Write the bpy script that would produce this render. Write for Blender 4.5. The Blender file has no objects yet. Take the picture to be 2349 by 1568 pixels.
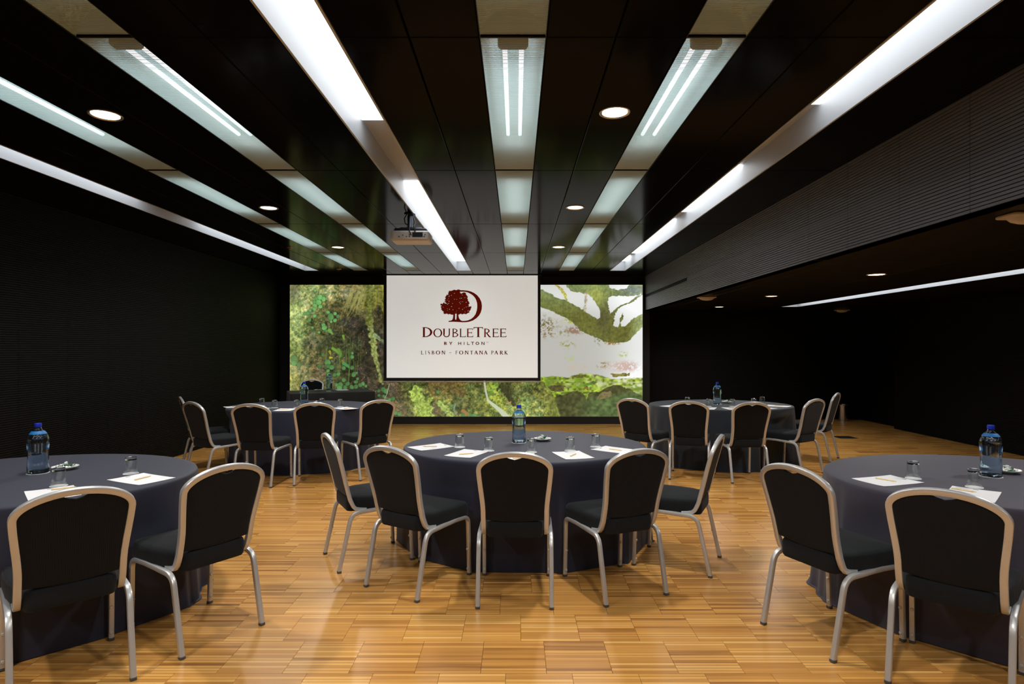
import bpy, math, random
import numpy as np
from mathutils import Vector, Matrix

random.seed(7)
sc = bpy.context.scene
COL = sc.collection
PI = math.pi

# ------------------------------------------------------------------ camera, world, exposure
FPX = 1367.0
cam_d = bpy.data.cameras.new('camera'); cam = bpy.data.objects.new('camera', cam_d); COL.objects.link(cam)
cam.location = (0, 0, 1.5); cam.rotation_euler = (PI/2, 0, 0)
cam_d.sensor_width = 36.0; cam_d.lens = 36.0*FPX/2349.0
cam_d.shift_x = -9.5/2349.0; cam_d.shift_y = 15.5/2349.0
cam_d.clip_start = .05; cam_d.clip_end = 100
sc.camera = cam
world = bpy.data.worlds.new('world'); sc.world = world; world.use_nodes = True
world.node_tree.nodes['Background'].inputs[0].default_value = (0, 0, 0, 1)
world.node_tree.nodes['Background'].inputs[1].default_value = 0.0
sc.view_settings.view_transform = 'Standard'; sc.view_settings.look = 'None'
sc.view_settings.gamma = 1.0; sc.view_settings.use_curve_mapping = False
sc.view_settings.exposure = 0.0
STRIP_E = 3.2       # radiance of the opal strip lamps
TUBE_E = 4.2       # radiance of the bare fluorescent tubes
DOWN_W = 118.0       # watts of each warm downlight
DISC_E = 14.0

# ------------------------------------------------------------------ helpers
def lin(c):
    return tuple(((v/255)/12.92 if v/255 <= .04045 else ((v/255+.055)/1.055)**2.4) for v in c)

def mat(name, color, rough=.5, metal=0.0, spec=.5, emis=None, estr=0.0, trans=0.0, ior=1.45, coat=0.0, sheen=0.0):
    m = bpy.data.materials.new(name); m.use_nodes = True
    b = m.node_tree.nodes['Principled BSDF']; i = b.inputs
    i['Base Color'].default_value = (*color, 1); i['Roughness'].default_value = rough
    i['Metallic'].default_value = metal; i['Specular IOR Level'].default_value = spec
    i['IOR'].default_value = ior; i['Transmission Weight'].default_value = trans
    i['Coat Weight'].default_value = coat; i['Sheen Weight'].default_value = sheen
    if emis:
        i['Emission Color'].default_value = (*emis, 1); i['Emission Strength'].default_value = estr
    return m

def nodes(m):
    return m.node_tree.nodes, m.node_tree.links, m.node_tree.nodes['Principled BSDF']

def add_bump(m, kind='noise', scale=60.0, strength=.2, dist=.002, vec='Object', stretch=(1, 1, 1)):
    n, l, b = nodes(m)
    tc = n.new('ShaderNodeTexCoord'); mp = n.new('ShaderNodeMapping'); mp.inputs['Scale'].default_value = stretch
    l.new(tc.outputs[vec], mp.inputs[0])
    if kind == 'noise':
        t = n.new('ShaderNodeTexNoise'); t.inputs['Scale'].default_value = scale; out = t.outputs[0]
    else:
        t = n.new('ShaderNodeTexWave'); t.inputs['Scale'].default_value = scale; out = t.outputs['Fac']
    l.new(mp.outputs[0], t.inputs[0])
    bp = n.new('ShaderNodeBump'); bp.inputs['Strength'].default_value = strength; bp.inputs['Distance'].default_value = dist
    l.new(out, bp.inputs['Height']); l.new(bp.outputs[0], b.inputs['Normal'])
    return m

def vary(m, c1, c2, scale=8.0, detail=4.0):
    """two-tone procedural colour from object-space noise"""
    n, l, b = nodes(m)
    tc = n.new('ShaderNodeTexCoord'); t = n.new('ShaderNodeTexNoise')
    t.inputs['Scale'].default_value = scale; t.inputs['Detail'].default_value = detail
    mx = n.new('ShaderNodeMix'); mx.data_type = 'RGBA'
    mx.inputs[6].default_value = (*c1, 1); mx.inputs[7].default_value = (*c2, 1)
    l.new(tc.outputs['Object'], t.inputs[0]); l.new(t.outputs[0], mx.inputs[0]); l.new(mx.outputs[2], b.inputs['Base Color'])
    return m

class MB:
    def __init__(s): s.v = []; s.f = []
    def add(s, vs, fs):
        o = len(s.v); s.v += [tuple(v) for v in vs]; s.f += [tuple(i+o for i in f) for f in fs]; return s
    def box(s, x0, x1, y0, y1, z0, z1):
        return s.add([(x0,y0,z0),(x1,y0,z0),(x1,y1,z0),(x0,y1,z0),(x0,y0,z1),(x1,y0,z1),(x1,y1,z1),(x0,y1,z1)],
                     [(0,3,2,1),(4,5,6,7),(0,1,5,4),(1,2,6,5),(2,3,7,6),(3,0,4,7)])
    def rbox(s, x0, x1, y0, y1, z0, z1, r=.01, seg=3):
        """box with rounded vertical edges and softened top and bottom"""
        pts = []
        for cx, cy, a0 in ((x1-r,y1-r,0),(x0+r,y1-r,90),(x0+r,y0+r,180),(x1-r,y0+r,270)):
            for k in range(seg+1):
                a = math.radians(a0+90*k/seg); pts.append((cx, cy, math.cos(a), math.sin(a)))
        n = len(pts); q = min(r*.5, (z1-z0)*.3); rings = []
        for z, rr in ((z0, r-q), (z0+q, r), (z1-q, r), (z1, r-q)):
            rings.append([(c[0]+rr*c[2], c[1]+rr*c[3], z) for c in pts])
        vs = [p for rg in rings for p in rg]; fs = []
        for j in range(3):
            for k in range(n):
                k2 = (k+1) % n; fs.append((j*n+k, j*n+k2, (j+1)*n+k2, (j+1)*n+k))
        fs.append(tuple(range(n))[::-1]); fs.append(tuple(range(3*n, 4*n)))
        return s.add(vs, fs)
    def lathe(s, prof, n=24, c=(0,0,0), sx=1.0, sy=1.0, caps=True):
        vs = []; fs = []
        for r, z in prof:
            for k in range(n):
                a = 2*PI*k/n; vs.append((c[0]+r*math.cos(a)*sx, c[1]+r*math.sin(a)*sy, c[2]+z))
        for j in range(len(prof)-1):
            for k in range(n):
                k2 = (k+1) % n; fs.append((j*n+k, j*n+k2, (j+1)*n+k2, (j+1)*n+k))
        if caps:
            fs.append(tuple(range(n))[::-1]); m = (len(prof)-1)*n; fs.append(tuple(range(m, m+n)))
        return s.add(vs, fs)
    def sweep(s, pts, nrm, w, d, rnd=.32, cap=True):
        """rounded-rectangle tube; d runs along nrm, w across"""
        P = [Vector(p) for p in pts]; N = [Vector(n) for n in nrm] if isinstance(nrm, list) else [Vector(nrm)]*len(P)
        r = rnd*min(w, d); hw, hd = w/2, d/2; sec = []
        for sx, sy in ((1,1),(-1,1),(-1,-1),(1,-1)):
            a = (hw*sx, (hd-r)*sy); b = ((hw-r)*sx, hd*sy)
            m = ((hw-r*.3)*sx, (hd-r*.3)*sy)
            sec += [a, m, b] if sx*sy > 0 else [b, m, a]
        k = len(sec); vs = []; fs = []
        for i, p in enumerate(P):
            t = (P[min(i+1, len(P)-1)]-P[max(i-1, 0)]).normalized()
            side = t.cross(N[i]).normalized(); nn = side.cross(t).normalized()
            for a, b in sec: vs.append(p+side*a+nn*b)
        for i in range(len(P)-1):
            for j in range(k):
                j2 = (j+1) % k; fs.append((i*k+j, i*k+j2, (i+1)*k+j2, (i+1)*k+j))
        if cap:
            fs.append(tuple(range(k))[::-1]); m = (len(P)-1)*k; fs.append(tuple(range(m, m+k)))
        return s.add(vs, fs)
    def tube(s, pts, r, n=8):
        P = [Vector(p) for p in pts]; vs = []; fs = []
        up = Vector((0.31, .22, .92)).normalized()
        for i, p in enumerate(P):
            t = (P[min(i+1, len(P)-1)]-P[max(i-1, 0)]).normalized()
            a = t.cross(up)
            if a.length < 1e-4: a = t.cross(Vector((1,0,0)))
            a.normalize(); b = a.cross(t).normalized(); up = b
            for k in range(n):
                q = 2*PI*k/n; vs.append(p+a*(r*math.cos(q))+b*(r*math.sin(q)))
        for i in range(len(P)-1):
            for j in range(n):
                j2 = (j+1) % n; fs.append((i*n+j, i*n+j2, (i+1)*n+j2, (i+1)*n+j))
        fs.append(tuple(range(n))[::-1]); m = (len(P)-1)*n; fs.append(tuple(range(m, m+n)))
        return s.add(vs, fs)
    def mesh(s, name, m, smooth=35):
        me = bpy.data.meshes.new(name); me.from_pydata([tuple(v) for v in s.v], [], s.f)
        if m: me.materials.append(m)
        import bmesh
        b = bmesh.new(); b.from_mesh(me); bmesh.ops.recalc_face_normals(b, faces=b.faces); b.to_mesh(me); b.free()
        if smooth:
            me.polygons.foreach_set('use_smooth', [True]*len(me.polygons)); me.set_sharp_from_angle(angle=math.radians(smooth))
        return me
    def build(s, name, m, parent=None, loc=None, smooth=35):
        return obj(name, s.mesh(name, m, smooth), parent, loc)

def obj(name, me, parent=None, loc=None, rz=0.0):
    o = bpy.data.objects.new(name, me); COL.objects.link(o)
    if parent: o.parent = parent
    if loc: o.location = loc
    if rz: o.rotation_euler = (0, 0, rz)
    return o
def tag(o, label, cat, group=None):
    o['label'] = label; o['category'] = cat
    if group: o['group'] = group
    return o
def thing(name, label, cat, loc=(0,0,0), rz=0.0, group=None):
    o = bpy.data.objects.new(name, None); COL.objects.link(o)
    o.location = loc; o.rotation_euler = (0, 0, rz); o.empty_display_size = .1
    return tag(o, label, cat, group)
def struct(o): o['kind'] = 'structure'; return o
def dup(root, loc, rz, label, group=None):
    def cp(o, par):
        c = o.copy(); COL.objects.link(c); c.parent = par
        for ch in o.children: cp(ch, c)
        return c
    r = cp(root, None); r.location = loc; r.rotation_euler = (0, 0, rz); r['label'] = label
    if group: r['group'] = group
    return r
def fillet(pts, rad, seg=6):
    P = [Vector(p) for p in pts]; out = [P[0]]
    for i in range(1, len(P)-1):
        r = rad[i-1] if isinstance(rad, (list, tuple)) else rad
        a = (P[i-1]-P[i]); b = (P[i+1]-P[i]); an = a.normalized(); bn = b.normalized()
        ang = an.angle(bn); t = min(r/math.tan(ang/2), a.length*.48, b.length*.48)
        p0 = P[i]+an*t; p1 = P[i]+bn*t
        for k in range(seg+1):
            u = k/seg; out.append(p0*(1-u)**2+P[i]*2*u*(1-u)+p1*u*u)
    out.append(P[-1]); return out

# ------------------------------------------------------------------ room dimensions
CZ = 2.95            # main ceiling
LZ = 2.272           # lower ceiling on the right
XL, XS, XR, XR2 = -4.74, 2.58, 7.10, 7.30
YB, YB2, YF = 11.96, 12.66, -1.45

# ------------------------------------------------------------------ materials of the room
M = {}
M['black'] = vary(mat('matt_black_paint', (.008,.008,.008), .55), (.006,.006,.006), (.011,.0105,.010), 3)
M['gloss'] = vary(mat('gloss_black_panel', (.006,.006,.0065), .12, spec=.014), (.003,.003,.0034), (.005,.005,.0052), 1.5)
add_bump(M['gloss'], 'noise', 2.2, .05, .004)
M['lowgloss'] = vary(mat('satin_black_panel', (.008,.0075,.007), .3, spec=.05), (.006,.006,.006), (.010,.009,.008), 2)
M['ridge'] = vary(mat('ridged_strip_lit_wall', (.14,.15,.175), .42, spec=.5), (.13,.14,.165), (.15,.16,.185), 5)  # black bulkhead panels lightened and blued in place of strip light falling on them
M['deepridge'] = vary(mat('ridged_matt_black_wall', (.005,.005,.005), .6, spec=.2), (.0040,.0040,.0038), (.0062,.0060,.0056), 5)
M['white'] = vary(mat('white_enamel', (.42,.45,.48), .45), (.41,.44,.47), (.43,.46,.49), 4)
M['lamp'] = mat('opal_lamp', (.9,.9,.9), .4, emis=(.93,.97,1.0), estr=STRIP_E)
M['tube'] = mat('fluorescent_tube', (.9,.9,.9), .4, emis=(.90,.96,1.0), estr=TUBE_E)
M['house'] = vary(mat('reflector_enamel', (.42,.56,.59), .4), (.40,.54,.57), (.44,.58,.61), 3)
M['louvre'] = vary(mat('pale_green_louvre', (.60,.69,.66), .4, metal=.1), (.57,.66,.63), (.62,.71,.68), 3)
M['grey'] = mat('grey_plastic', (.10,.11,.11), .5)
M['wood'] = None

# floor: narrow strips laid in square blocks, every row of blocks shifted
T = .306; STR = T/13
fm = mat('strip_parquet', (.5,.26,.09), .27, spec=.5); M['wood'] = fm
n, l, b = nodes(fm)
def N(t): return n.new('ShaderNode'+t)
def math_(op, a, bb=None, c=None):
    q = N('Math'); q.operation = op
    for k, v in enumerate((a, bb, c)):
        if v is None: continue
        if isinstance(v, (int, float)): q.inputs[k].default_value = v
        else: l.new(v, q.inputs[k])
    return q.outputs[0]
geo = N('NewGeometry'); sep = N('SeparateXYZ'); l.new(geo.outputs['Position'], sep.inputs[0])
row = math_('FLOOR', math_('DIVIDE', sep.outputs[1], T))
off = math_('FRACT', math_('MULTIPLY', math_('ADD', row, 50.0), .382))
cell = math_('FLOOR', math_('ADD', math_('DIVIDE', sep.outputs[0], T), off))
strip = math_('FLOOR', math_('DIVIDE', sep.outputs[1], STR))
cmb = N('CombineXYZ'); l.new(cell, cmb.inputs[0]); l.new(strip, cmb.inputs[1])
wn = N('TexWhiteNoise'); wn.noise_dimensions = '2D'; l.new(cmb.outputs[0], wn.inputs['Vector'])
cmb2 = N('CombineXYZ'); l.new(cell, cmb2.inputs[0]); l.new(row, cmb2.inputs[1])
wn2 = N('TexWhiteNoise'); wn2.noise_dimensions = '2D'; l.new(cmb2.outputs[0], wn2.inputs['Vector'])
mp = N('Mapping'); mp.inputs['Scale'].default_value = (2.2, 130, 1); l.new(geo.outputs['Position'], mp.inputs[0])
gr = N('TexNoise'); gr.inputs['Scale'].default_value = 1.0; gr.inputs['Detail'].default_value = 6; l.new(mp.outputs[0], gr.inputs[0])
fac = math_('ADD', math_('MULTIPLY', wn.outputs[0], .48), math_('ADD', math_('MULTIPLY', wn2.outputs[0], .14), math_('MULTIPLY', gr.outputs[0], .42)))
rp = N('ValToRGB'); l.new(fac, rp.inputs[0]); e = rp.color_ramp.elements
e[0].position = .16; e[0].color = (*lin((126,80,36)), 1); e[1].position = .92; e[1].color = (*lin((240,190,114)), 1)
e2 = rp.color_ramp.elements.new(.34); e2.color = (*lin((184,128,64)), 1)
e3 = rp.color_ramp.elements.new(.62); e3.color = (*lin((216,158,82)), 1)
# thin dark joints between the strips, only some of them open
fr = math_('FRACT', math_('DIVIDE', sep.outputs[1], STR))
edge = math_('LESS_THAN', math_('MINIMUM', fr, math_('SUBTRACT', 1.0, fr)), .07)
openj = math_('MULTIPLY', edge, math_('GREATER_THAN', wn.outputs[0], .58))
mx = N('Mix'); mx.data_type = 'RGBA'; l.new(math_('MULTIPLY', openj, .72), mx.inputs[0]); l.new(rp.outputs[0], mx.inputs[6])
mx.inputs[7].default_value = (*lin((84,48,20)), 1); l.new(mx.outputs[2], b.inputs['Base Color'])
bp = N('Bump'); bp.inputs['Strength'].default_value = .12; bp.inputs['Distance'].default_value = .002
l.new(fac, bp.inputs['Height']); l.new(bp.outputs[0], b.inputs['Normal'])

# ------------------------------------------------------------------ floor
M['sub'] = mat('floor_screed', (.03,.02,.012), .8)
floor = struct(MB().box(XL-.1, XR2+.1, YF-.1, YB2+.1, -.08, -.0125).build('floor', M['sub'], smooth=0))
G = .0006
tm = MB().add([(0,0,-.012),(T-G,0,-.012),(T-G,T-G,-.012),(0,T-G,-.012),(.0006,.0006,0),(T-G-.0006,.0006,0),(T-G-.0006,T-G-.0006,0),(.0006,T-G-.0006,0)],
              [(4,5,6,7),(0,1,5,4),(1,2,6,5),(2,3,7,6),(3,0,4,7)]).mesh('floor_block', fm, 0)
blocks = []
for r in range(int(math.floor(YF/T)), int(math.ceil(YB2/T))+1):
    of = ((r+50)*.382) % 1.0
    for k in range(int(math.floor(XL/T))-1, int(math.ceil(XR2/T))+2):
        x = (k-of)*T; y = r*T
        if x < XL-.02 - T*.0 - .3 or x > XR2+.02 or y < YF-.3 or y > YB2+.02: continue
        blocks.append((x, y))
def seen(x, y):
    d = y+T
    if d < 2.66: return False
    u = 1184+FPX*(x+T/2)/d
    return -60 < u < 2410
vis = sorted([q for q in blocks if seen(*q)], key=lambda q: (q[1]**2+q[0]**2))[:300]
vs_ = set(vis)
for x, y in vis: obj('floor_block', tm, floor, (x, y, 0))
rest = MB()
for x, y in blocks:
    if (x, y) in vs_: continue
    rest.add([(x,y,-.012),(x+T-G,y,-.012),(x+T-G,y+T-G,-.012),(x,y+T-G,-.012),(x+.0006,y+.0006,0),(x+T-G-.0006,y+.0006,0),(x+T-G-.0006,y+T-G-.0006,0),(x+.0006,y+T-G-.0006,0)],
             [(4,5,6,7),(0,1,5,4),(1,2,6,5),(2,3,7,6),(3,0,4,7)])
fo = rest.build('floor_blocks_beyond', fm, floor, smooth=0); fo['kind'] = 'stuff'

# ------------------------------------------------------------------ walls of ridged panels
def ridged(height, width, mt, pitch=.0214, groove=.006, depth=.012):
    """panel in local X (width) and Z (height); face looks to -Y"""
    m = MB(); k = int(height/pitch); p = height/k; g = .0018; prof = []
    for i in range(k):
        z = i*p
        prof += [(z, 0.0), (z+p-groove, 0.0), (z+p-groove+.0008, depth), (z+p-.0008, depth)]
    prof.append((height, 0.0)); vs = []; fs = []
    for z, d in prof: vs += [(g, d, z), (width-g, d, z)]
    for i in range(len(prof)-1): fs.append((2*i, 2*i+1, 2*i+3, 2*i+2))
    m.add(vs, fs); return m.mesh('wall_panel', mt, 0)
def wall(name, x0, y0, x1, y1, z0, z1, start=0.0, pitch=.624, thick=.12, panels=True, mt='deepridge'):
    """wall from (x0,y0) to (x1,y1); visible side on the left hand of the direction reversed: panels face the room"""
    L = math.hypot(x1-x0, y1-y0); a = math.atan2(y1-y0, x1-x0)
    w = struct(MB().box(0, L, .014, thick, 0, z1-z0).build(name, M['black'], smooth=0))
    w.location = (x0, y0, z0); w.rotation_euler = (0, 0, a)
    if panels:
        cuts = [0.0]; s = start
        while s < L-.02:
            if s > .02: cuts.append(s)
            s += pitch
        cuts.append(L); cache = {}
        for u, v in zip(cuts, cuts[1:]):
            key = round(v-u, 3)
            if key not in cache: cache[key] = ridged(z1-z0, v-u, M[mt])
            obj('wall_panel', cache[key], w, (u, 0, 0))
    return w
# left wall: walk from back to front is +y to -y, so the room lies at local -Y
wall('wall_left', XL, YF, XL, YB, 0, CZ, start=.26)
wall('wall_back_right', XS, YB2, XR2, YB2, 0, LZ, start=.3)
wall('wall_right', XR, 11.2, XR, YF, 0, LZ, start=.4)
wall('wall_recess', XR2, YB2, XR2, 11.2, 0, LZ, start=.2)
wall('wall_jog', XR2, 11.2, XR, 11.2, 0, LZ, panels=False)
wall('wall_bulkhead', XS, YB, XS, YF, LZ, CZ, start=(YB-4.012) % .624, mt='ridge')
wall('wall_front', XR, YF, XL, YF, 0, CZ, panels=False)
struct(MB().box(XL-.1, XS+.1, YB, YB+.1, 0, CZ).build('wall_back', M['black'], smooth=0))
struct(MB().box(XS-.0, XS+.1, YB+.1, YB2, 0, LZ).build('wall_return', M['black'], smooth=0))

# ------------------------------------------------------------------ ceilings
STRIPS = [(-3.93,-3.665),(-1.11,-.83),(1.74,2.03)]
ROWS = [(-3.006,-2.745),(-2.05,-1.78),(-.17,.14),(.793,1.073)]
MOD = [-1.374,.701,2.776,4.85,6.93,9.0,11.075]
ceil = struct(MB().box(XL-.1, XS+.12, YF-.1, YB+.1, CZ+.30, CZ+.36).build('ceiling', M['black'], smooth=0))
opens = sorted(STRIPS+ROWS)
bands = []; x = XL
for a, c in opens: bands.append((x, a)); x = c
bands.append((x, XS))
DOWN = [(-2.55, 3.70), (-2.55, 6.14), (-2.55, 8.52), (.606, 3.66), (.606, 6.12), (.606, 8.50)]
def panel(x0, x1, y0, y1, z, m, parent, t=.012, gap=.0022):
    r = .004
    return MB().add([(x0+gap,y0+gap,z+r),(x1-gap,y0+gap,z+r),(x1-gap,y1-gap,z+r),(x0+gap,y1-gap,z+r),
                     (x0+gap+r,y0+gap+r,z),(x1-gap-r,y0+gap+r,z),(x1-gap-r,y1-gap-r,z),(x0+gap+r,y1-gap-r,z),
                     (x0+gap,y0+gap,z+t),(x1-gap,y0+gap,z+t),(x1-gap,y1-gap,z+t),(x0+gap,y1-gap,z+t)],
                    [(4,7,6,5),(0,4,5,1),(1,5,6,2),(2,6,7,3),(3,7,4,0),(0,1,9,8),(1,2,10,9),(2,3,11,10),(3,0,8,11),(8,9,10,11)]).build('ceiling_panel', m, parent, smooth=0)
ys = MOD+[YB]
for bi, (x0, x1) in enumerate(bands):
    xs = [x0, (x0+x1)/2, x1] if x1-x0 > .6 and bi not in (0,) else [x0, x1]
    for a, c in zip(xs, xs[1:]):
        for y0, y1 in zip(ys, ys[1:]): panel(a, c, y0, y1, CZ, M['gloss'], ceil)
for a, c in opens: panel(a, c, MOD[-1], YB, CZ, M['gloss'], ceil)      # the strip of ceiling past the lights
low = struct(MB().box(XS-.0, XR2+.1, YF-.1, YB2+.1, LZ+.25, LZ+.31).build('ceiling_lower', M['black'], smooth=0))
LSTRIP = (4.88, 5.20); LEND = 10.99
for a, c in ((XS+.002, 2.90), (2.90, 3.89), (3.89, LSTRIP[0]), (LSTRIP[1], 6.2), (6.2, XR2)):
    for y0, y1 in ((YF, 2.3), (2.3, 5.2), (5.2, 8.1), (8.1, LEND), (LEND, YB2)): panel(a, c, y0, y1, LZ, M['lowgloss'], low)
panel(LSTRIP[0], LSTRIP[1], LEND, YB2, LZ, M['lowgloss'], low)

# recessed strip lights
def trough(label, x0, x1, y0, y1, z, lamps, depth=.187):
    t = thing('strip_light', label, 'strip light', ((x0+x1)/2, y0, z), group='recessed white strip lights')
    w = (x1-x0)/2; L = y1-y0; k = .012
    MB().box(-w, -w+k, 0, L, 0, depth).box(w-k, w, 0, L, 0, depth).box(-w, w, 0, L, depth, depth+k) \
        .box(-w+k, w-k, 0, k, 0, depth).box(-w+k, w-k, L-k, L, 0, depth).build('housing', M['white'], t, smooth=0)
    for a, c in lamps:
        MB().rbox(-w+k+.004, w-k-.004, a-y0, c-y0, depth-.02, depth-.001, .006).build('lamp', M['lamp'], t)
    return t
trough('white recessed strip light nearest the left wall', *STRIPS[0], MOD[0]+.02, MOD[-1], CZ, [(-1.2,2.6),(2.9,6.2),(7.3,11.02)])
trough('wide white recessed strip light passing the projector', *STRIPS[1], MOD[0]+.02, MOD[-1], CZ, [(-1.2,1.5),(1.6,4.22),(5.8,8.4),(8.43,11.02)])
trough('white recessed strip light beside the ridged bulkhead', *STRIPS[2], MOD[0]+.02, MOD[-1], CZ, [(-1.2,1.4),(1.5,3.95),(5.3,7.05),(7.5,10.1),(10.45,11.02)])
trough('white strip light in the low ceiling on the right', *LSTRIP, YF+.05, LEND, LZ, [(-1.3,2.5),(2.53,5.5),(5.53,8.2),(8.23,10.9)], .13)

# louvred fluorescent panels
LV = MB(); LW = .28; LL = 2.069; s_ = .0104
for k in range(int(LL/s_)):
    y = k*s_; LV.box(-LW/2, LW/2, y, y+.0016, 0, .0027)
LVM = LV.mesh('louvre_slats', M['louvre'], 0)
ORD = ['nearest', 'second', 'third', 'fourth', 'farthest']
def fixture(x0, x1, y0, y1, label):
    t = thing('louvred_light', label, 'ceiling light', ((x0+x1)/2, y0, CZ), group='louvred fluorescent ceiling lights')
    w = (x1-x0)/2; L = y1-y0; k = .006; dp = .125
    pf = [(-w+.003, .002), (-w+.012, .06), (-w*.45, dp), (w*.45, dp), (w-.012, .06), (w-.003, .002)]   # bent reflector
    m = MB(); vs = []; fs = []
    for x, z in pf: vs += [(x, .004, z), (x, L-.004, z)]
    for i in range(5): fs.append((2*i, 2*i+1, 2*i+3, 2*i+2))
    fs.append(tuple(range(0, 12, 2))); fs.append(tuple(range(1, 12, 2)))
    m.add(vs, fs); m.build('reflector', M['house'], t, smooth=0)
    MB().box(-w, -w+.003, 0, L, -.002, .02).box(w-.003, w, 0, L, -.002, .02).box(-w+.003, w-.003, 0, .004, -.002, .02).box(-w+.003, w-.003, L-.004, L, -.002, .02).build('frame', M['black'], t, smooth=0)
    for sx in (-1, 1):
        MB().tube([(sx*.042, .19, .062), (sx*.042, 1.43, .062)], .0125, 10).build('tube', M['tube'], t)
    MB().rbox(-.075, .075, .12, .185, .03, .10, .02).build('lamp_holder', M['grey'], t)
    MB().rbox(-.05, .05, 1.60, 1.92, .07, .12, .01).build('ballast', M['house'], t)
    lo = obj('louvre', LVM, t, (0, .005, .001)); lo.scale = ((x1-x0-.006)/LW, (L-.012)/LL, 1); lo['kind'] = 'stuff'
    return t
RN = ['outermost louvred row by the left wall', 'louvred row left of the projector', 'louvred row in the middle of the ceiling', 'louvred row right of the middle one']
for r, (a, c) in enumerate(ROWS):
    segs = list(zip(MOD, MOD[1:]))[(2 if r == 0 else 1):]
    names = ['farthest', 'second farthest', 'third farthest', 'fourth farthest', 'nearest']
    for k, (y0, y1) in enumerate(segs[::-1]):
        nm = 'nearest' if k == len(segs)-1 else names[k]
        fixture(a, c, y0, y1, f'{nm} fluorescent panel of the {RN[r]}')

# round downlights
M['ring'] = mat('brushed_trim', (.55,.5,.45), .3, metal=.9)
M['disc'] = mat('warm_lamp_disc', (.9,.9,.9), .4, emis=(1.0,.80,.56), estr=DISC_E)
def downlight(x, y, z, label, pw=1.0):
    t = thing('downlight', label, 'downlight', (x, y, z), group='round warm downlights')
    MB().lathe([(.078,-.001),(.09,-.006),(.095,-.003),(.096,.002),(.088,.004),(.078,.003)], 32, caps=False).build('trim_ring', M['ring'], t)
    MB().lathe([(.079,.0),(.079,.006)], 32).build('lens', M['disc'], t)
    ld = bpy.data.lights.new('downlight_lamp', 'SPOT'); ld.energy = DOWN_W*pw; ld.color = (1.0,.955,.90)
    ld.spot_size = math.radians(156); ld.spot_blend = .75; ld.shadow_soft_size = .07
    lo = bpy.data.objects.new('lamp_light', ld); COL.objects.link(lo); lo.parent = t; lo.location = (0, 0, -.03)
for k, (x, y) in enumerate(DOWN):
    side = 'left' if x < 0 else 'middle'
    downlight(x, y, CZ, f'{("nearest","second","farthest")[k%3]} lit round downlight in the {side} row of the high ceiling')
for k, y in enumerate((6.2, 8.75, 11.0)):
    downlight(3.75, y, LZ, f'{("nearest","second","farthest")[k]} lit round downlight under the low ceiling on the right', .6)
# extra downlights out of view, added so the near tables are lit evenly
for x, y, z, lb in ((-2.55, 1.28, CZ, 'added unseen downlight continuing the left row just over the viewer'), (.606, 1.25, CZ, 'added unseen downlight continuing the middle row just over the viewer'), (-2.55, -1.1, CZ, 'added unseen downlight continuing the left row behind the viewer'),
                    (.606, -1.1, CZ, 'added unseen downlight continuing the middle row behind the viewer'), (3.75, 3.65, LZ, 'added unseen low ceiling downlight beyond the right edge'), (3.75, 1.1, LZ, 'added unseen low ceiling downlight beside the viewer')):
    downlight(x, y, z, lb, 1.0 if z == CZ else .6)

# ------------------------------------------------------------------ backlit woodland mural
def vn(w, h, cx, cy, rs):
    gx, gy = int(w/cx)+3, int(h/cy)+3; g = rs.random((gy, gx))
    X = np.arange(w)/cx; Y = np.arange(h)/cy; xi = X.astype(int); yi = Y.astype(int)
    fx = X-xi; fy = (Y-yi)[:, None]; fx = fx*fx*(3-2*fx); fy = fy*fy*(3-2*fy)
    a = g[yi][:, xi]*(1-fx)+g[yi][:, xi+1]*fx; b_ = g[yi+1][:, xi]*(1-fx)+g[yi+1][:, xi+1]*fx
    return a*(1-fy)+b_*fy
def inpoly(px, py, poly):
    c = np.zeros(px.shape, bool); j = len(poly)-1
    for i in range(len(poly)):
        xi, yi = poly[i]; xj, yj = poly[j]
        if yi != yj: c ^= ((yi > py) != (yj > py)) & (px < (xj-xi)*(py-yi)/(yj-yi)+xi)
        j = i
    return c
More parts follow.
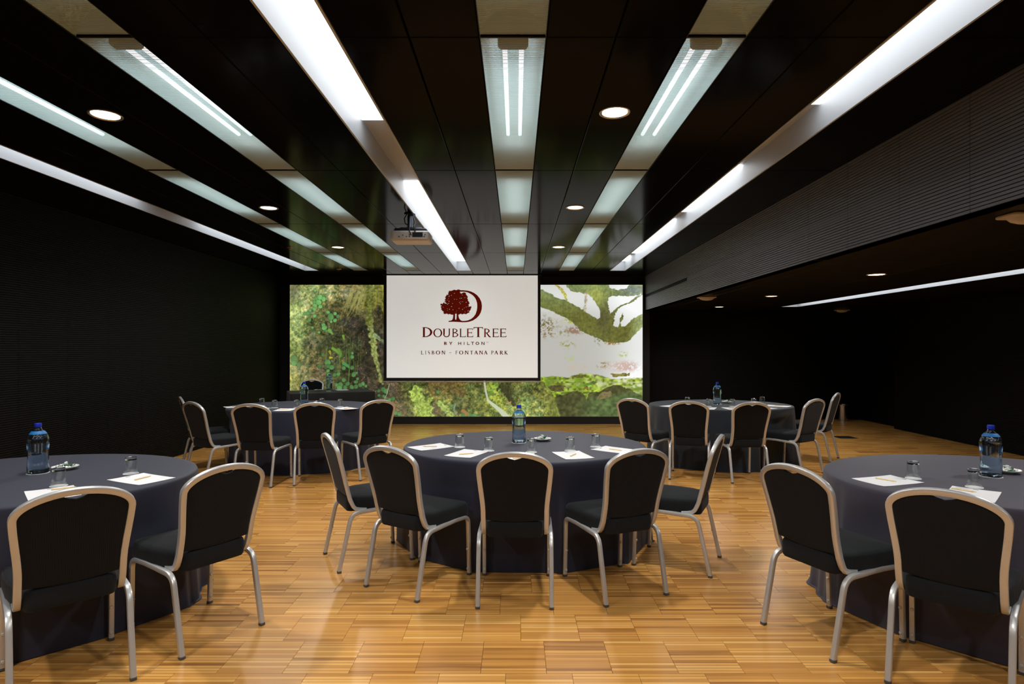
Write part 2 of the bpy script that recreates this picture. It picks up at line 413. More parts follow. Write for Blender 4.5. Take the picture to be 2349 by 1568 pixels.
def paint():
    rs = np.random.default_rng(11); W_, H_ = 811, 304
    xx, yy = np.meshgrid(np.arange(W_)+664.5, np.arange(H_)+652.5)
    ctl = [(670,660,95,85,70),(700,665,150,160,105),(680,720,165,185,110),(680,770,165,190,125),(675,800,150,165,95),(672,870,170,160,90),(675,930,165,150,85),(720,680,140,150,95),
      (720,740,85,95,55),(710,790,90,85,60),(760,670,170,165,115),(770,720,80,75,50),(760,790,60,65,40),(800,660,135,125,95),(810,700,95,90,60),(810,740,55,48,42),(800,800,55,55,40),
      (830,680,120,110,60),(830,760,48,40,38),(830,850,55,45,40),(845,690,140,130,50),(875,660,150,140,55),(870,720,70,60,45),(880,800,60,50,45),(760,850,70,75,45),(730,850,110,95,75),
      (700,850,120,115,80),(800,900,70,65,45),(860,900,65,55,45),(900,900,85,70,60),(920,940,115,95,80),(945,890,90,95,50),(965,930,175,190,85),(960,905,120,130,70),(1000,885,104,88,52),
      (1000,940,95,80,62),(1020,930,150,160,75),(1040,890,108,88,46),(1060,930,92,96,56),(1080,900,100,110,55),(1090,940,125,130,65),(1105,885,70,75,35),(1130,890,130,160,50),
      (1140,920,165,180,75),(1160,890,75,75,45),(1200,890,105,115,60),(1200,930,165,175,95),(1230,940,150,160,90),(1235,890,110,115,60),(1100,760,70,70,45),(1250,900,110,115,55)]
    num = np.zeros((H_, W_, 3)); den = np.zeros((H_, W_, 1))
    for cx, cy, r, g, bl in ctl:
        w = 1/((xx-cx)**2+(yy-cy)**2+60)**1.6; num += w[..., None]*np.array([r, g, bl]); den += w[..., None]
    img = num/den
    n1 = vn(W_, H_, 3, 3, rs); n2 = vn(W_, H_, 7, 6, rs); n3 = vn(W_, H_, 18, 22, rs); n4 = vn(W_, H_, 2, 9, rs); n5 = vn(W_, H_, 1.6, 1.6, rs)
    q = n1*.32+n2*.28+n3*.2+n4*.1+n5*.25
    img *= (.42+1.12*np.clip((q-.3)*1.75, 0, 1.3))[..., None]
    img = img*.84+np.array([108,112,78])*.16*(img.mean(-1, keepdims=True)/90)**.5
    img[..., 0] *= .92+.25*n2; img[..., 2] *= .85+.3*n3
    sp = (n5 > .93) & (n2 > .5); img[sp] = img[sp]*.3+np.array([205,210,165])*.7
    def stroke(pts, w0, w1, col, rag=.0, a=1.0):
        for (x0, y0), (x1, y1), k in zip(pts, pts[1:], range(len(pts))):
            dx, dy = x1-x0, y1-y0; L2 = dx*dx+dy*dy+1e-6
            t = np.clip(((xx-x0)*dx+(yy-y0)*dy)/L2, 0, 1); d = np.hypot(xx-x0-t*dx, yy-y0-t*dy)
            u = (k+t)/(len(pts)-1); w = (w0+(w1-w0)*u)*(1+rag*(n2*2-1))
            al = np.clip(w-d+.5, 0, 1)[..., None]*a
            sh = (.7+.6*n1)[..., None] if rag else 1.0
            img[:] = img*(1-al)+np.array(col)*sh*al
    # old mossy stems on the right of the left-hand half
    stroke([(846,652),(850,690),(847,735),(852,760),(856,800)], 9, 6, (112,110,56), .7)
    stroke([(852,755),(858,800),(866,840),(876,880)], 7, 3, (142,142,88), .8)
    stroke([(862,770),(882,785),(886,800)], 4, 3, (132,140,110), .8)
    stroke([(866,652),(872,690),(884,720)], 8, 4, (116,108,52), .8)
    for k in range(46):
        x0 = 796+rs.random()*44; y0 = 654+rs.random()*30
        stroke([(x0, y0), (x0-6-rs.random()*8, y0+14+rs.random()*14), (x0-12-rs.random()*10, y0+28+rs.random()*20)], .8, .5, (168,156,98), 0, .55)
    for k in range(70):
        x0 = 670+rs.random()*160; y0 = 700+rs.random()*240; an = rs.random()*6.28; L = 5+rs.random()*13
        stroke([(x0, y0), (x0+L*math.cos(an), y0+L*math.sin(an))], .7, .4, (158,148,92), 0, .5)
    for k in range(26):
        x0 = 770+rs.random()*60; y0 = 770+rs.random()*60
        stroke([(x0, y0), (x0+rs.random()*6-3, y0+16+rs.random()*22)], 1.0, .6, (92,112,52), 0, .6)
    # round green leaves
    A = [(640,430,50),(720,400,60),(800,440,60),(690,520,65),(590,500,45),(600,590,55),(730,610,45),(590,670,45),(500,700,35),(450,760,50),(380,770,35),(600,820,40),(480,910,45),(900,740,45),
         (960,840,80),(1060,770,40),(1120,830,40),(1060,920,45),(970,950,30),(800,1030,45),(820,1090,60),(860,1160,35),(550,1085,32),(400,1045,28),(610,250,30),(890,335,25),(850,250,25),(800,360,30),(700,1190,30)]
    B = [(120,290,70),(130,390,60),(235,425,48),(740,215,40),(660,455,45),(840,380,65),(850,455,45),(930,480,55),(850,555,40),(860,630,40),(990,640,45),(1070,620,45),(1180,500,42),(1360,490,45),
         (1365,180,30),(1360,260,42),(1400,630,60),(1455,600,30),(1185,750,45),(1110,850,55),(1030,855,40),(1265,830,50),(1440,790,45),(1475,725,30),(1440,890,45),(1530,860,45),(1590,830,45),
         (1650,880,30),(1350,900,50),(1210,910,50),(1090,915,55),(1925,980,35),(2020,950,50),(2070,990,55),(1930,1075,32),(2035,1100,40),(2130,1185,45),(2190,1150,30)]
    lv = [(660+x/9.79, 640+y/9.79, r/9.79) for x, y, r in A]+[(660+x/9.225, 790+y/9.225, r/9.225) for x, y, r in B]
    lv += [(899,944,4),(907,947,5),(916,949,5),(902,914,4.5),(893,917,4),(1005,899,4),(1062,951,5),(1076,951,6),(1036,931,4),(1040,934,3),(1088,954,6)]
    for x, y, r in lv:
        an = rs.random()*3.14; ex = .75+.25*rs.random(); u = (xx-x)*math.cos(an)+(yy-y)*math.sin(an); v = -(xx-x)*math.sin(an)+(yy-y)*math.cos(an)
        d = np.hypot(u, v/ex); al = np.clip(r-d+.6, 0, 1)[..., None]; br = .82+.3*rs.random(); top = 1.15-.25*np.clip((y-660)/200, 0, 1)
        c = np.array([104,152,94])*br*top
        img[:] = img*(1-al)+(c*(1+.012*(u-v))[..., None])*al
        rim = np.clip(1-abs(d-r-.4), 0, 1)[..., None]*.35; img[:] = img*(1-rim)+np.array([34,44,28])*rim
    for pts, w0, col in (([(763,799),(771,804),(776,810)], 3.5, (124,158,60)), ([(776,802),(781,812),(780,818)], 4, (104,140,66)), ([(788,833),(796,838),(800,842)], 4, (84,146,90)),
                         ([(756,806),(758,812)], 3, (168,150,52)), ([(757,820),(762,820)], 2.6, (200,184,44)), ([(785,827),(787,830)], 2, (176,112,50)), ([(755,757),(762,765)], 4, (124,160,84)),
                         ([(787,770),(789,778)], 3, (122,156,64))):
        stroke(pts, w0, w0*.5, col)
    stroke([(800,800),(801,850),(799,880)], .9, .7, (104,130,70)); stroke([(778,815),(780,845)], .8, .7, (110,132,70)); stroke([(750,795),(747,825)], .8, .7, (110,132,70))
    # the forest floor under the screen
    stroke([(952,895),(962,915),(975,940),(980,958)], 12, 15, (172,184,92), .6); stroke([(985,918),(972,945)], 8, 12, (164,176,84), .6)
    stroke([(1010,925),(1025,940),(1035,958)], 7, 9, (168,176,100), .6); stroke([(990,878),(1030,884),(1062,898),(1058,908)], 8, 5, (112,92,54), .5)
    stroke([(1111,874),(1114,895),(1119,917)], 2.2, 2.2, (205,198,186)); stroke([(1119,918),(1135,931),(1150,944),(1163,957)], 2.6, 6.5, (216,210,202))
    stroke([(1150,886),(1168,905),(1178,925)], 9, 5, (62,62,34), .8); stroke([(1045,927),(1041,940),(1046,950)], 1.3, 1, (150,150,170)); stroke([(1062,942),(1074,950)], 4, 2.5, (176,112,70))
    stroke([(1166,926),(1172,922)], 2, 1.5, (200,140,110)); stroke([(893,880),(888,902),(882,915)], .9, .7, (170,165,140)); stroke([(938,925),(947,945)], 1.2, .9, (150,140,90))
    # right-hand part: pale sky, leaning branch, bright meadow and boulders
    R = xx > 1238; sk = np.zeros_like(img)
    gl = np.exp(-((xx-1474)/70)**2)*.65+np.exp(-((yy-680)/45)**2)*.5+np.exp(-((yy-870)/30)**2)*np.clip((xx-1380)/90, 0, 1)*.5  # right edge brightened in the colour for the lightbox's uneven backlight
    sk[:] = np.array([186,185,178])+gl[..., None]*np.array([70,74,80])
    n6 = vn(W_, H_, 12, 10, rs); n7 = vn(W_, H_, 5, 4, rs)
    for cx, cy, rx, ry, col, th in ((1248,745,22,16,(118,106,62),.5),(1250,763,20,9,(140,120,86),.55),(1305,760,28,8,(140,140,92),.55),(1318,757,14,7,(150,120,104),.35),(1302,790,14,7,(150,150,80),.55),
                                    (1305,820,12,8,(180,190,130),.6),(1384,837,12,6,(150,130,80),.5),(1430,812,8,5,(170,190,90),.5),(1432,840,28,10,(206,178,168),.4),(1325,842,20,7,(196,180,160),.5),
                                    (1371,783,6,7,(96,112,40),.55),(1405,787,14,3,(150,110,50),.45),(1310,735,14,5,(170,175,70),.45)):
        al = (np.exp(-((xx-cx)/rx)**2-((yy-cy)/ry)**2)*1.8*np.clip((n7*.35+n1*.35+n5*.3-th+.02)*7, 0, 1)).clip(0, 1)[..., None]; sk[:] = sk*(1-al)+np.array(col)*al
    f = 9.035; P5 = lambda L: [(1230+x/f, 645+y/f) for x, y in L]; P6 = lambda L: [(1230+x/f, 800+y/f) for x, y in L]
    jx = xx+(n1-.5)*3.0; jy = yy+(n7-.5)*3.0
    br1 = P5([(60,130),(200,200),(330,270),(450,350),(620,390),(700,430),(850,520),(980,590),(1100,670),(1180,740),(1290,770),(1335,740),(1330,650),(1290,520),(1220,420),(1150,320),(1060,260),(960,240),(820,210),(720,190),
      (650,130),(600,40),(1500,40),(1520,130),(1700,170),(1880,140),(1960,40),(2300,40),(2300,250),(2100,285),(1900,300),(1560,310),(1500,340),(1490,450),(1510,560),(1540,670),(1600,620),(1740,490),(1900,440),(2000,370),
      (2190,240),(2190,275),(2030,410),(1900,475),(1800,500),(1700,570),(1640,660),(1620,800),(1600,890),(1640,940),(1700,950),(1735,900),(1740,760),(1790,650),(1810,700),(1800,780),(1750,850),(1760,930),(1850,930),(1950,840),
      (2000,780),(2300,620),(2300,850),(2100,1050),(2000,1150),(1900,1260),(1700,1265),(1500,1270),(1400,1250),(1300,1190),(1200,1150),(1080,1090),(920,1020),(850,950),(750,840),(640,770),(560,720),(450,680),(330,610),(200,560),(60,510)])
    mk = inpoly(jx, jy, br1)
    bc = np.array([92,92,46])*np.ones_like(img); t = np.clip((yy-665)/60, 0, 1)[..., None]
    bc = np.array([124,138,88])*(1-t)+np.array([104,106,48])*t
    sx = np.clip((xx-1440)/30, 0, 1)[..., None]; bc = bc*(1-sx)+np.array([164,176,120])*sx
    dk = np.exp(-((xx-1384)/16)**2-((yy-730)/38)**2)[..., None]*.5; bc = bc*(1-dk)+np.array([70,68,50])*dk
    hi = np.exp(-((xx-1368)/22)**2-((yy-676)/22)**2)[..., None]*.8; bc = bc*(1-hi)+np.array([172,178,84])*hi
    up = np.exp(-((xx-1455)/30)**2-((yy-665)/14)**2)[..., None]*.6; bc = bc*(1-up)+np.array([130,140,160])*up
    bc *= (.72+.56*(n1*.4+n4*.3+n2*.3))[..., None]; sk[mk] = bc[mk]
    st2 = P5([(420,75),(540,180),(600,280),(640,390)]); keep = img.copy(); img[:] = sk
    stroke(st2, 2.6, 3.2, (178,176,66), .8, .8); stroke(P5([(1030,250),(1030,420),(1010,600)]), 3, 3.5, (176,164,140), .6, .8); stroke(P5([(430,75),(560,170)]), 2, 2, (190,170,80), .6, .7)
    sk = img.copy(); img[:] = keep
    md = P6([(60,590),(350,560),(500,575),(700,590),(750,540),(1050,500),(1270,530),(1400,560),(1550,620),(2300,585),(2300,1500),(60,1500)])
    mk = inpoly(jx, jy, md); mc = np.array([146,170,50])*(.5+.85*n7)[..., None]; wh = np.clip((n2*.5+n6*.5-.52)*6, 0, 1)[..., None]*np.clip(.35+(xx-1300)/200, 0, 1)[..., None]
    mc = mc*(1-wh*.8)+np.array([226,226,200])*wh*.8
    bd = (np.sin((yy-870)*.55+(xx-1300)*.02+n6*3)*.5+.5)*np.clip((xx-1340)/100, 0, 1); mc = mc*(1-.55*bd[..., None])+np.array([236,236,206])*.55*bd[..., None]
    dg = np.clip((n3*.5+n7*.5-.55)*6, 0, 1)[..., None]*.6; mc = mc*(1-dg)+np.array([84,116,34])*dg; sk[mk] = mc[mk]
    for pl, col in ((P6([(740,600),(760,540),(1050,530),(1000,590)]), (96,92,36)), (P6([(1530,510),(1930,505),(1940,560),(1600,580)]), (128,122,58)), (P6([(1130,690),(1180,665),(1260,690),(1190,720)]), (66,92,44)),
                    (P6([(950,770),(1100,705),(1170,750),(1000,790)]), (70,140,50)), (P6([(230,780),(470,740),(610,760),(560,880),(330,890)]), (84,80,40)), (P6([(620,690),(760,690),(700,705)]), (60,100,44)),
                    (P6([(990,800),(1030,760),(1085,800),(1070,860),(1000,830)]), (124,104,38)), (P6([(1190,530),(1260,535),(1220,590)]), (100,100,50))):
        k2 = inpoly(jx, jy, pl); sk[k2] = (np.array(col)*(.75+.5*n1)[..., None])[k2]
    bo = P6([(380,1130),(420,940),(560,960),(700,890),(850,870),(980,920),(1050,1050),(1100,900),(1300,900),(1450,810),(1600,750),(1750,750),(1800,800),(1950,830),(2100,930),(2300,1000),(2300,1500),(420,1500)])
    k2 = inpoly(jx, jy, bo); cc = np.array([78,80,42])*(.4+1.05*(n2*.4+n3*.25+n1*.2+n7*.25))[..., None]; g2 = np.clip((yy-912-(xx-1300)*-.13)/14, 0, 1)[..., None]*np.clip((xx-1310)/60, 0, 1)[..., None]
    cc = cc*(1-g2)+np.array([88,108,60])*(.6+.7*(n2*.5+n7*.5))[..., None]*g2; sk[k2] = cc[k2]
    k2 = inpoly(jx, jy, P6([(1260,1060),(1300,960),(1420,880),(1560,870),(1570,980),(1500,1010)])); sk[k2] = (np.array([122,112,72])*(.85+.3*n1)[..., None])[k2]
    tr = P6([(-60,660),(150,680),(240,830),(330,950),(400,1050),(440,1200),(490,1330),(500,1500),(-60,1500)])
    k2 = inpoly(jx, jy, tr); tc_ = np.array([124,124,62])*(.5+1.0*(n1*.4+n4*.35+n2*.25))[..., None]; yl = np.exp(-((xx-1253)/6)**2)[..., None]*.5; tc_ = tc_*(1-yl)+np.array([176,164,80])*(.6+.8*n1)[..., None]*yl; bl_ = np.clip((xx-1238)/26, 0, 1)[..., None]; tc_ = img*np.array([.93,.99,.89])*(1-bl_)+tc_*np.array([.95,1.0,.9])*bl_; sk[k2] = tc_[k2]
    img *= np.array([.93, .99, .89]); hz = np.clip((yy-905)/50, 0, 1)[..., None]*.14+np.exp(-((xx-668)/28)**2)[..., None]*.22+np.exp(-((yy-655)/22)**2)[..., None]*.10  # pale haze mixed into the edges; the bottom one stands for lightbox glow
    img[:] = img*(1-hz)+np.array([188,204,142])*hz
    img[R] = sk[R]
    img[...] = np.clip(img, 4, 250)
    s = img/255.0; return np.where(s <= .04045, s/12.92, ((s+.055)/1.055)**2.4)
art = paint()
YM = YB-.06
def mpx(px): return (px-1184)*YM/FPX
def mpz(py): return 1.5-(py-799.5)*YM/FPX
mural = thing('woodland_mural', 'large backlit woodland photo mural with moss, leaves and a leaning branch', 'mural', ((mpx(665)+mpx(1474))/2, YM, mpz(955)))
hh, ww = art.shape[:2]; me = bpy.data.meshes.new('printed_face')
gx = np.linspace(mpx(665), mpx(1474), ww)-mural.location.x; gz = np.linspace(mpz(653), mpz(955), hh)-mural.location.z
V = np.zeros((hh, ww, 3), np.float32); V[..., 0] = gx[None, :]; V[..., 2] = gz[:, None]
idx = np.arange(hh*ww).reshape(hh, ww)
Q = np.stack([idx[1:, :-1], idx[1:, 1:], idx[:-1, 1:], idx[:-1, :-1]], -1).reshape(-1, 4)
me.vertices.add(hh*ww); me.vertices.foreach_set('co', V.ravel()); me.loops.add(Q.size); me.loops.foreach_set('vertex_index', Q.ravel().astype(np.int32))
me.polygons.add(len(Q)); me.polygons.foreach_set('loop_start', np.arange(0, Q.size, 4, dtype=np.int32)); me.update(calc_edges=True)
ca = me.color_attributes.new('print', 'FLOAT_COLOR', 'POINT'); ca.data.foreach_set('color', np.concatenate([art, np.ones((hh, ww, 1))], -1).astype(np.float32).ravel())
M['print'] = mat('backlit_print', (.02,.02,.02), .5, estr=1.0, emis=(1,1,1)); n, l, b = nodes(M['print'])
at = n.new('ShaderNodeAttribute'); at.attribute_name = 'print'; l.new(at.outputs['Color'], b.inputs['Emission Color'])
M['print'].cycles.emission_sampling = 'NONE'
me.materials.append(M['print']); obj('printed_face', me, mural)
x0, x1 = mpx(665)-mural.location.x, mpx(1474)-mural.location.x; zt = mpz(653)-mural.location.z
MB().box(x0-.03, x0, -.012, .06, -.03, zt+.03).box(x1, x1+.03, -.012, .06, -.03, zt+.03).box(x0, x1, -.012, .06, zt, zt+.03).box(x0, x1, -.012, .06, -.03, 0).build('frame', M['black'], mural, smooth=0)
struct(MB().box(XL, XS, YB-.075, YB, 0, mpz(955)-.032).build('baseboard_back', M['black'], smooth=0))

# ------------------------------------------------------------------ projection screen with the printed logo
YS = 11.69
def spx(px): return (px-1184)*YS/FPX
def spz(py): return 1.5-(py-799.5)*YS/FPX
M['screen'] = vary(mat('screen_cloth', (.80,.80,.77), .9, spec=.1, emis=(.86,.86,.82), estr=.58), (.79,.79,.76), (.81,.81,.78), 2)  # cloth given its own glow in place of projector light
M['maroon'] = mat('maroon_print', lin((96,18,4)), .9, spec=.1, emis=lin((96,18,4)), estr=.45)  # ink glows dimly too, following the cloth's stand-in projector light
M['bar'] = mat('pale_alloy_bar', (.62,.60,.56), .4, metal=.5)
scr = thing('projection_screen', 'lowered white projection screen showing a maroon tree logo and hotel name', 'screen', (spx(1060), YS, spz(866)))
ox, oz = scr.location.x, scr.location.z
MB().box(spx(880)-ox, spx(1240)-ox, .001, .004, spz(873)-oz, CZ-.012-oz).build('black_border', M['black'], scr, smooth=0)
MB().box(spx(887)-ox, spx(1233.5)-ox, -.003, 0, 0, spz(631.5)-oz).build('screen_cloth', M['screen'], scr, smooth=0)
MB().tube([(spx(876.5)-ox, 0, spz(875)-oz), (spx(1243)-ox, 0, spz(875)-oz)], .011, 10).build('bottom_bar', M['bar'], scr)
MB().box(spx(878)-ox, spx(1242)-ox, -.04, .06, CZ-.013-oz, CZ+.02-oz).build('slot_casing', M['black'], scr, smooth=0)

def flat(poly_list, name, m=None, y=-.0045, t=.0012):
    """thin printed shapes on the screen; polygons in screen metres (x, z)"""
    b_ = MB()
    for poly in poly_list:
        k = len(poly); b_.add([(x, y, z) for x, z in poly]+[(x, y+t, z) for x, z in poly],
              [tuple(range(k))]+[(i, (i+1) % k, k+(i+1) % k, k+i) for i in range(k)])
    return b_.build(name, m or M['maroon'], scr, smooth=0)
# --- letters as closed strokes in a unit box
def rc(x0, y0, x1, y1): return [(x0,y0),(x1,y0),(x1,y1),(x0,y1)]
def arc(cx, cy, ro, ho, ri, hi, a0, a1, k=14, dx=0.0):
    out = []
    for i in range(k):
        a, c = math.radians(a0+(a1-a0)*i/k), math.radians(a0+(a1-a0)*(i+1)/k)
        out.append([(cx+ro*math.cos(a), cy+ho*math.sin(a)), (cx+ro*math.cos(c), cy+ho*math.sin(c)), (cx+dx+ri*math.cos(c), cy+hi*math.sin(c)), (cx+dx+ri*math.cos(a), cy+hi*math.sin(a))])
    return out
def sline(pts, ws):
    out = []
    for i in range(len(pts)-1):
        (x0, y0), (x1, y1) = pts[i], pts[i+1]; d = math.hypot(x1-x0, y1-y0); nx, ny = -(y1-y0)/d/2, (x1-x0)/d/2
        a, c = ws[i], ws[i+1]; out.append([(x0+nx*a, y0+ny*a), (x1+nx*c, y1+ny*c), (x1-nx*c, y1-ny*c), (x0-nx*a, y0-ny*a)])
    return out
def glyph(ch, S=True, wt=1.0):
    """S: roman serif capitals, otherwise plain sans; th thick, tn thin (fractions of the box)"""
    th, tn, sf = (.19, .07, .09) if S else (.2, .16, 0)
    th *= wt; tn *= wt*1.1
    g = []
    def stem(x, y0=0.0, y1=1.0, w=None, bot=True, top=True):
        w = w or th; g.append(rc(x, y0, x+w, y1))
        if S:
            if bot: g.append(rc(x-sf, y0, x+w+sf, y0+.035))
            if top: g.append(rc(x-sf, y1-.035, x+w+sf, y1))
    s0 = sf
    if ch == 'D': stem(s0); g.extend(arc(s0+th, .5, 1-s0-th, .5, 1-s0-th-th*1.15, .5-tn, -90, 90))
    elif ch == 'O':
        k = th*1.05; g.extend(arc(.5, .5, .5, .51, .5-k*(.85 if S else .95), .51-(tn if S else tn), 0, 360, 28))
    elif ch == 'U':
        stem(s0, .3, 1, bot=False); stem(1-s0-tn*1.6-.02, .3, 1, tn*1.8 if S else th, bot=False)
        xr = 1-s0-.02 if S else 1-s0-tn*1.6-.02+th; wd = xr-s0
        g.extend(arc(s0+wd/2, .32, wd/2, .33, wd/2-(th*.75), .33-tn*1.4, 180, 360, 16))
    elif ch == 'B':
        stem(s0); g.extend(arc(s0+th, .75, .88-s0-th, .25, .88-s0-2*th, .25-tn, -90, 90)); g.extend(arc(s0+th, .27, 1-s0-th, .27, 1-s0-2.05*th, .27-tn, -90, 90))
    elif ch == 'P': stem(s0); g.extend(arc(s0+th, .72, 1-s0-th, .28, 1-s0-2.05*th, .28-tn, -90, 90))
    elif ch == 'R':
        stem(s0); g.extend(arc(s0+th, .73, .86-s0-th, .27, .86-s0-2.05*th, .27-tn, -90, 90)); g.extend(sline([(.42,.48),(.80,.07),(1.04,.0)], [th*.85, th*.95, th*.3]))
    elif ch == 'L':
        stem(s0); g.append(rc(s0, 0, .97, tn+(0 if S else 0)))
        if S: g.append([(.86,tn),(.97,0),(1.0,.2),(.96,.2)])
    elif ch in 'EF':
        stem(s0); g.append(rc(s0, 1-tn, .93, 1)); g.append(rc(s0, .5-tn/2+.02, .78, .5+tn/2+.02))
        if S: g.append([(.82,1-tn),(.93,1),(.95,.82),(.91,.82)]); g.append([(.70,.52),(.78,.40),(.81,.40),(.81,.64),(.78,.64)])
        if ch == 'E':
            g.append(rc(s0, 0, .96, tn))
            if S: g.append([(.84,tn),(.96,0),(1.0,.19),(.96,.19)])
    elif ch == 'T':
        g.append(rc(.02, 1-tn, .98, 1)); g.append(rc(.5-th/2, 0, .5+th/2, 1))
        if S:
            g.append(rc(.5-th/2-sf, 0, .5+th/2+sf, .035)); g.append([(.02,1),(.12,1-tn),(.04,.82),(0,.82)]); g.append([(.98,1),(1.0,.82),(.96,.82),(.88,1-tn)])
    elif ch == 'I':
        if S: stem(.5-.2, w=.4); g.append(rc(0, 0, 1, .035)); g.append(rc(0, .965, 1, 1))
        else: g.append(rc(0, 0, 1, 1))
    elif ch == 'S': g.extend(sline([(.90,.80),(.84,.93),(.62,.985),(.36,.97),(.18,.86),(.16,.70),(.30,.58),(.62,.45),(.82,.33),(.86,.18),(.70,.05),(.45,.015),(.22,.05),(.10,.20)], [.05,.07,.06,.08,.17,.2,.24,.26,.24,.18,.1,.06,.06,.04]))
    elif ch == 'N':
        w = tn*1.5 if S else th; stem(s0, w=w, top=False); stem(1-s0-w, w=w, bot=False)
        g.append([(s0-.03,1),(s0+w+.1,1),(1-s0,0),(1-s0-w*.9-.02,0)] if S else [(0,1),(th,1),(1,0),(1-th,0)])
    elif ch == 'A':
        g.extend(sline([(.12,0),(.5,1)], [tn*1.2, tn*1.2])); g.extend(sline([(.86,0),(.48,1)], [th, th*.9])); g.append(rc(.24, .34, .74, .34+tn)); g.append(rc(.0, 0, .26, .035)); g.append(rc(.70, 0, 1.0, .035))
    elif ch == 'K':
        stem(s0); g.extend(sline([(s0+th*.9,.44),(.86,.98)], [tn*1.3, tn*1.3])); g.append(rc(.74, .965, .98, 1)); g.extend(sline([(.36,.56),(.84,.06),(1.04,0)], [th*.8, th, th*.3]))
    elif ch == 'Y': g.append(rc(.5-th/2, 0, .5+th/2, .5)); g.extend(sline([(.5,.45),(.1,1)], [th, th])); g.extend(sline([(.5,.45),(.9,1)], [th, th]))
    elif ch == 'H': g.append(rc(0, 0, th, 1)); g.append(rc(1-th, 0, 1, 1)); g.append(rc(th, .5-tn/2, 1-th, .5+tn/2))
    elif ch == 'M': g.append(rc(0, 0, .14, 1)); g.append(rc(.86, 0, 1, 1)); g.extend(sline([(.08,1),(.5,.3),(.92,1)], [.16,.16,.16]))
    elif ch == '-': g.append(rc(0, 0, 1, 1))
    return g
LS = 8.252
def put(ch, x0, x1, y0, y1, S=True, wt=1.0):
    a, c = spx(940+x0/LS)-ox, spx(940+x1/LS)-ox; d, e_ = spz(640+y1/LS)-oz, spz(640+y0/LS)-oz
    flat([[(a+(c-a)*u, d+(e_-d)*v) for u, v in p] for p in glyph(ch, S, wt)], 'letter')
for ch, x0, x1, y0 in (('D',232,428,908),('O',445,615,935),('U',620,775,935),('B',800,920,935),('L',940,1062,935),('E',1075,1203,935),('T',1205,1388,908),('R',1400,1532,935),('E',1560,1686,935),('E',1702,1832,935)): put(ch, x0, x1, y0, 1097)
for ch, x0, x1 in (('B',650,708),('Y',745,808),('H',917,975),('I',1024,1036),('L',1085,1137),('T',1158,1220),('O',1245,1314),('N',1355,1415)): put(ch, x0, x1, 1185, 1243, False, 1.15)
put('T', 1446, 1462, 1187, 1204, False); put('M', 1466, 1488, 1187, 1204, False)
for ch, x0, x1 in (('L',212,264),('I',290,314),('S',343,386),('B',415,468),('O',493,576),('N',600,674),('F',866,908),('O',933,1014),('N',1040,1116),('T',1140,1200),('A',1218,1292),('N',1312,1388),('A',1402,1472),('P',1541,1588),('A',1600,1672),('R',1702,1768),('K',1790,1852)): put(ch, x0, x1, 1352, 1424, True, 1.3)
put('-', 746, 794, 1386, 1393)
# --- tree-and-D emblem
LG = 17.425
def lg(pts): return [(spx(1000+x/LG)-ox, spz(655+y/LG)-oz) for x, y in pts]
outer = [(930,178),(1100,180),(1260,195),(1400,230),(1530,290),(1650,380),(1750,500),(1815,640),(1840,800),(1830,940),(1790,1080),(1720,1200),(1620,1300),(1480,1390),(1330,1440),(1180,1460),(1060,1462)]
inner = [(930,240),(1130,240),(1260,265),(1380,320),(1480,390),(1560,480),(1610,580),(1645,700),(1652,850),(1630,1000),(1580,1140),(1500,1250),(1400,1330),(1290,1380),(1180,1402),(1110,1406),(1060,1404)]
flat([lg([outer[i], outer[i+1], inner[i+1], inner[i]]) for i in range(len(outer)-1)], 'emblem_bowl')
flat([lg([(690,1100),(690,1240),(668,1330),(768,1340),(768,1250),(766,1100)]), lg([(826,1100),(826,1260),(815,1340),(955,1342),(920,1285),(902,1200),(900,1100)]),
      lg([(668,1330),(640,1372),(590,1395),(512,1405),(500,1425),(512,1447),(700,1440),(900,1450),(1062,1462),(1062,1404),(1010,1392),(955,1342),(815,1340),(797,1372),(780,1345),(768,1340)])], 'emblem_trunk')
crown = [(530,205),(600,215),(690,180),(755,175),(810,190),(870,165),(935,160),(960,200),(955,270),(1010,330),(1060,300),(1130,270),(1185,300),(1190,340),(1150,370),(1210,375),(1240,420),(1270,440),(1245,510),(1270,555),(1262,600),
         (1310,640),(1340,705),(1300,740),(1300,790),(1330,850),(1400,830),(1410,880),(1370,910),(1390,940),(1350,990),(1310,1010),(1330,1060),(1270,1090),(1200,1135),(1120,1110),(1050,1140),(1000,1110),(910,1150),(850,1110),(760,1115),
         (690,1140),(630,1155),(560,1118),(500,1140),(430,1105),(340,1130),(310,1070),(330,1015),(270,1010),(225,950),(235,890),(205,840),(245,800),(190,770),(200,720),(260,740),(320,670),(345,720),(440,715),(350,635),(405,620),(365,570),(395,520),(380,450),(440,360),(490,390),(500,300)]
rr = random.Random(3); lobes = [crown]
for i in range(len(crown)):                                   # ragged leaf tips along the outline
    (xa, ya), (xb, yb) = crown[i], crown[(i+1) % len(crown)]
    for u in (.0, .5):
        cx, cy = xa+(xb-xa)*u, ya+(yb-ya)*u; r0 = 15+rr.random()*14; a0 = rr.random()*6
        lobes.append([(cx+r0*(1 if k % 2 else .5)*math.cos(a0+k*PI/4), cy+r0*(1 if k % 2 else .5)*math.sin(a0+k*PI/4)) for k in range(8)][::-1])
flat([lg(p) for p in lobes], 'emblem_crown', y=-.0046)
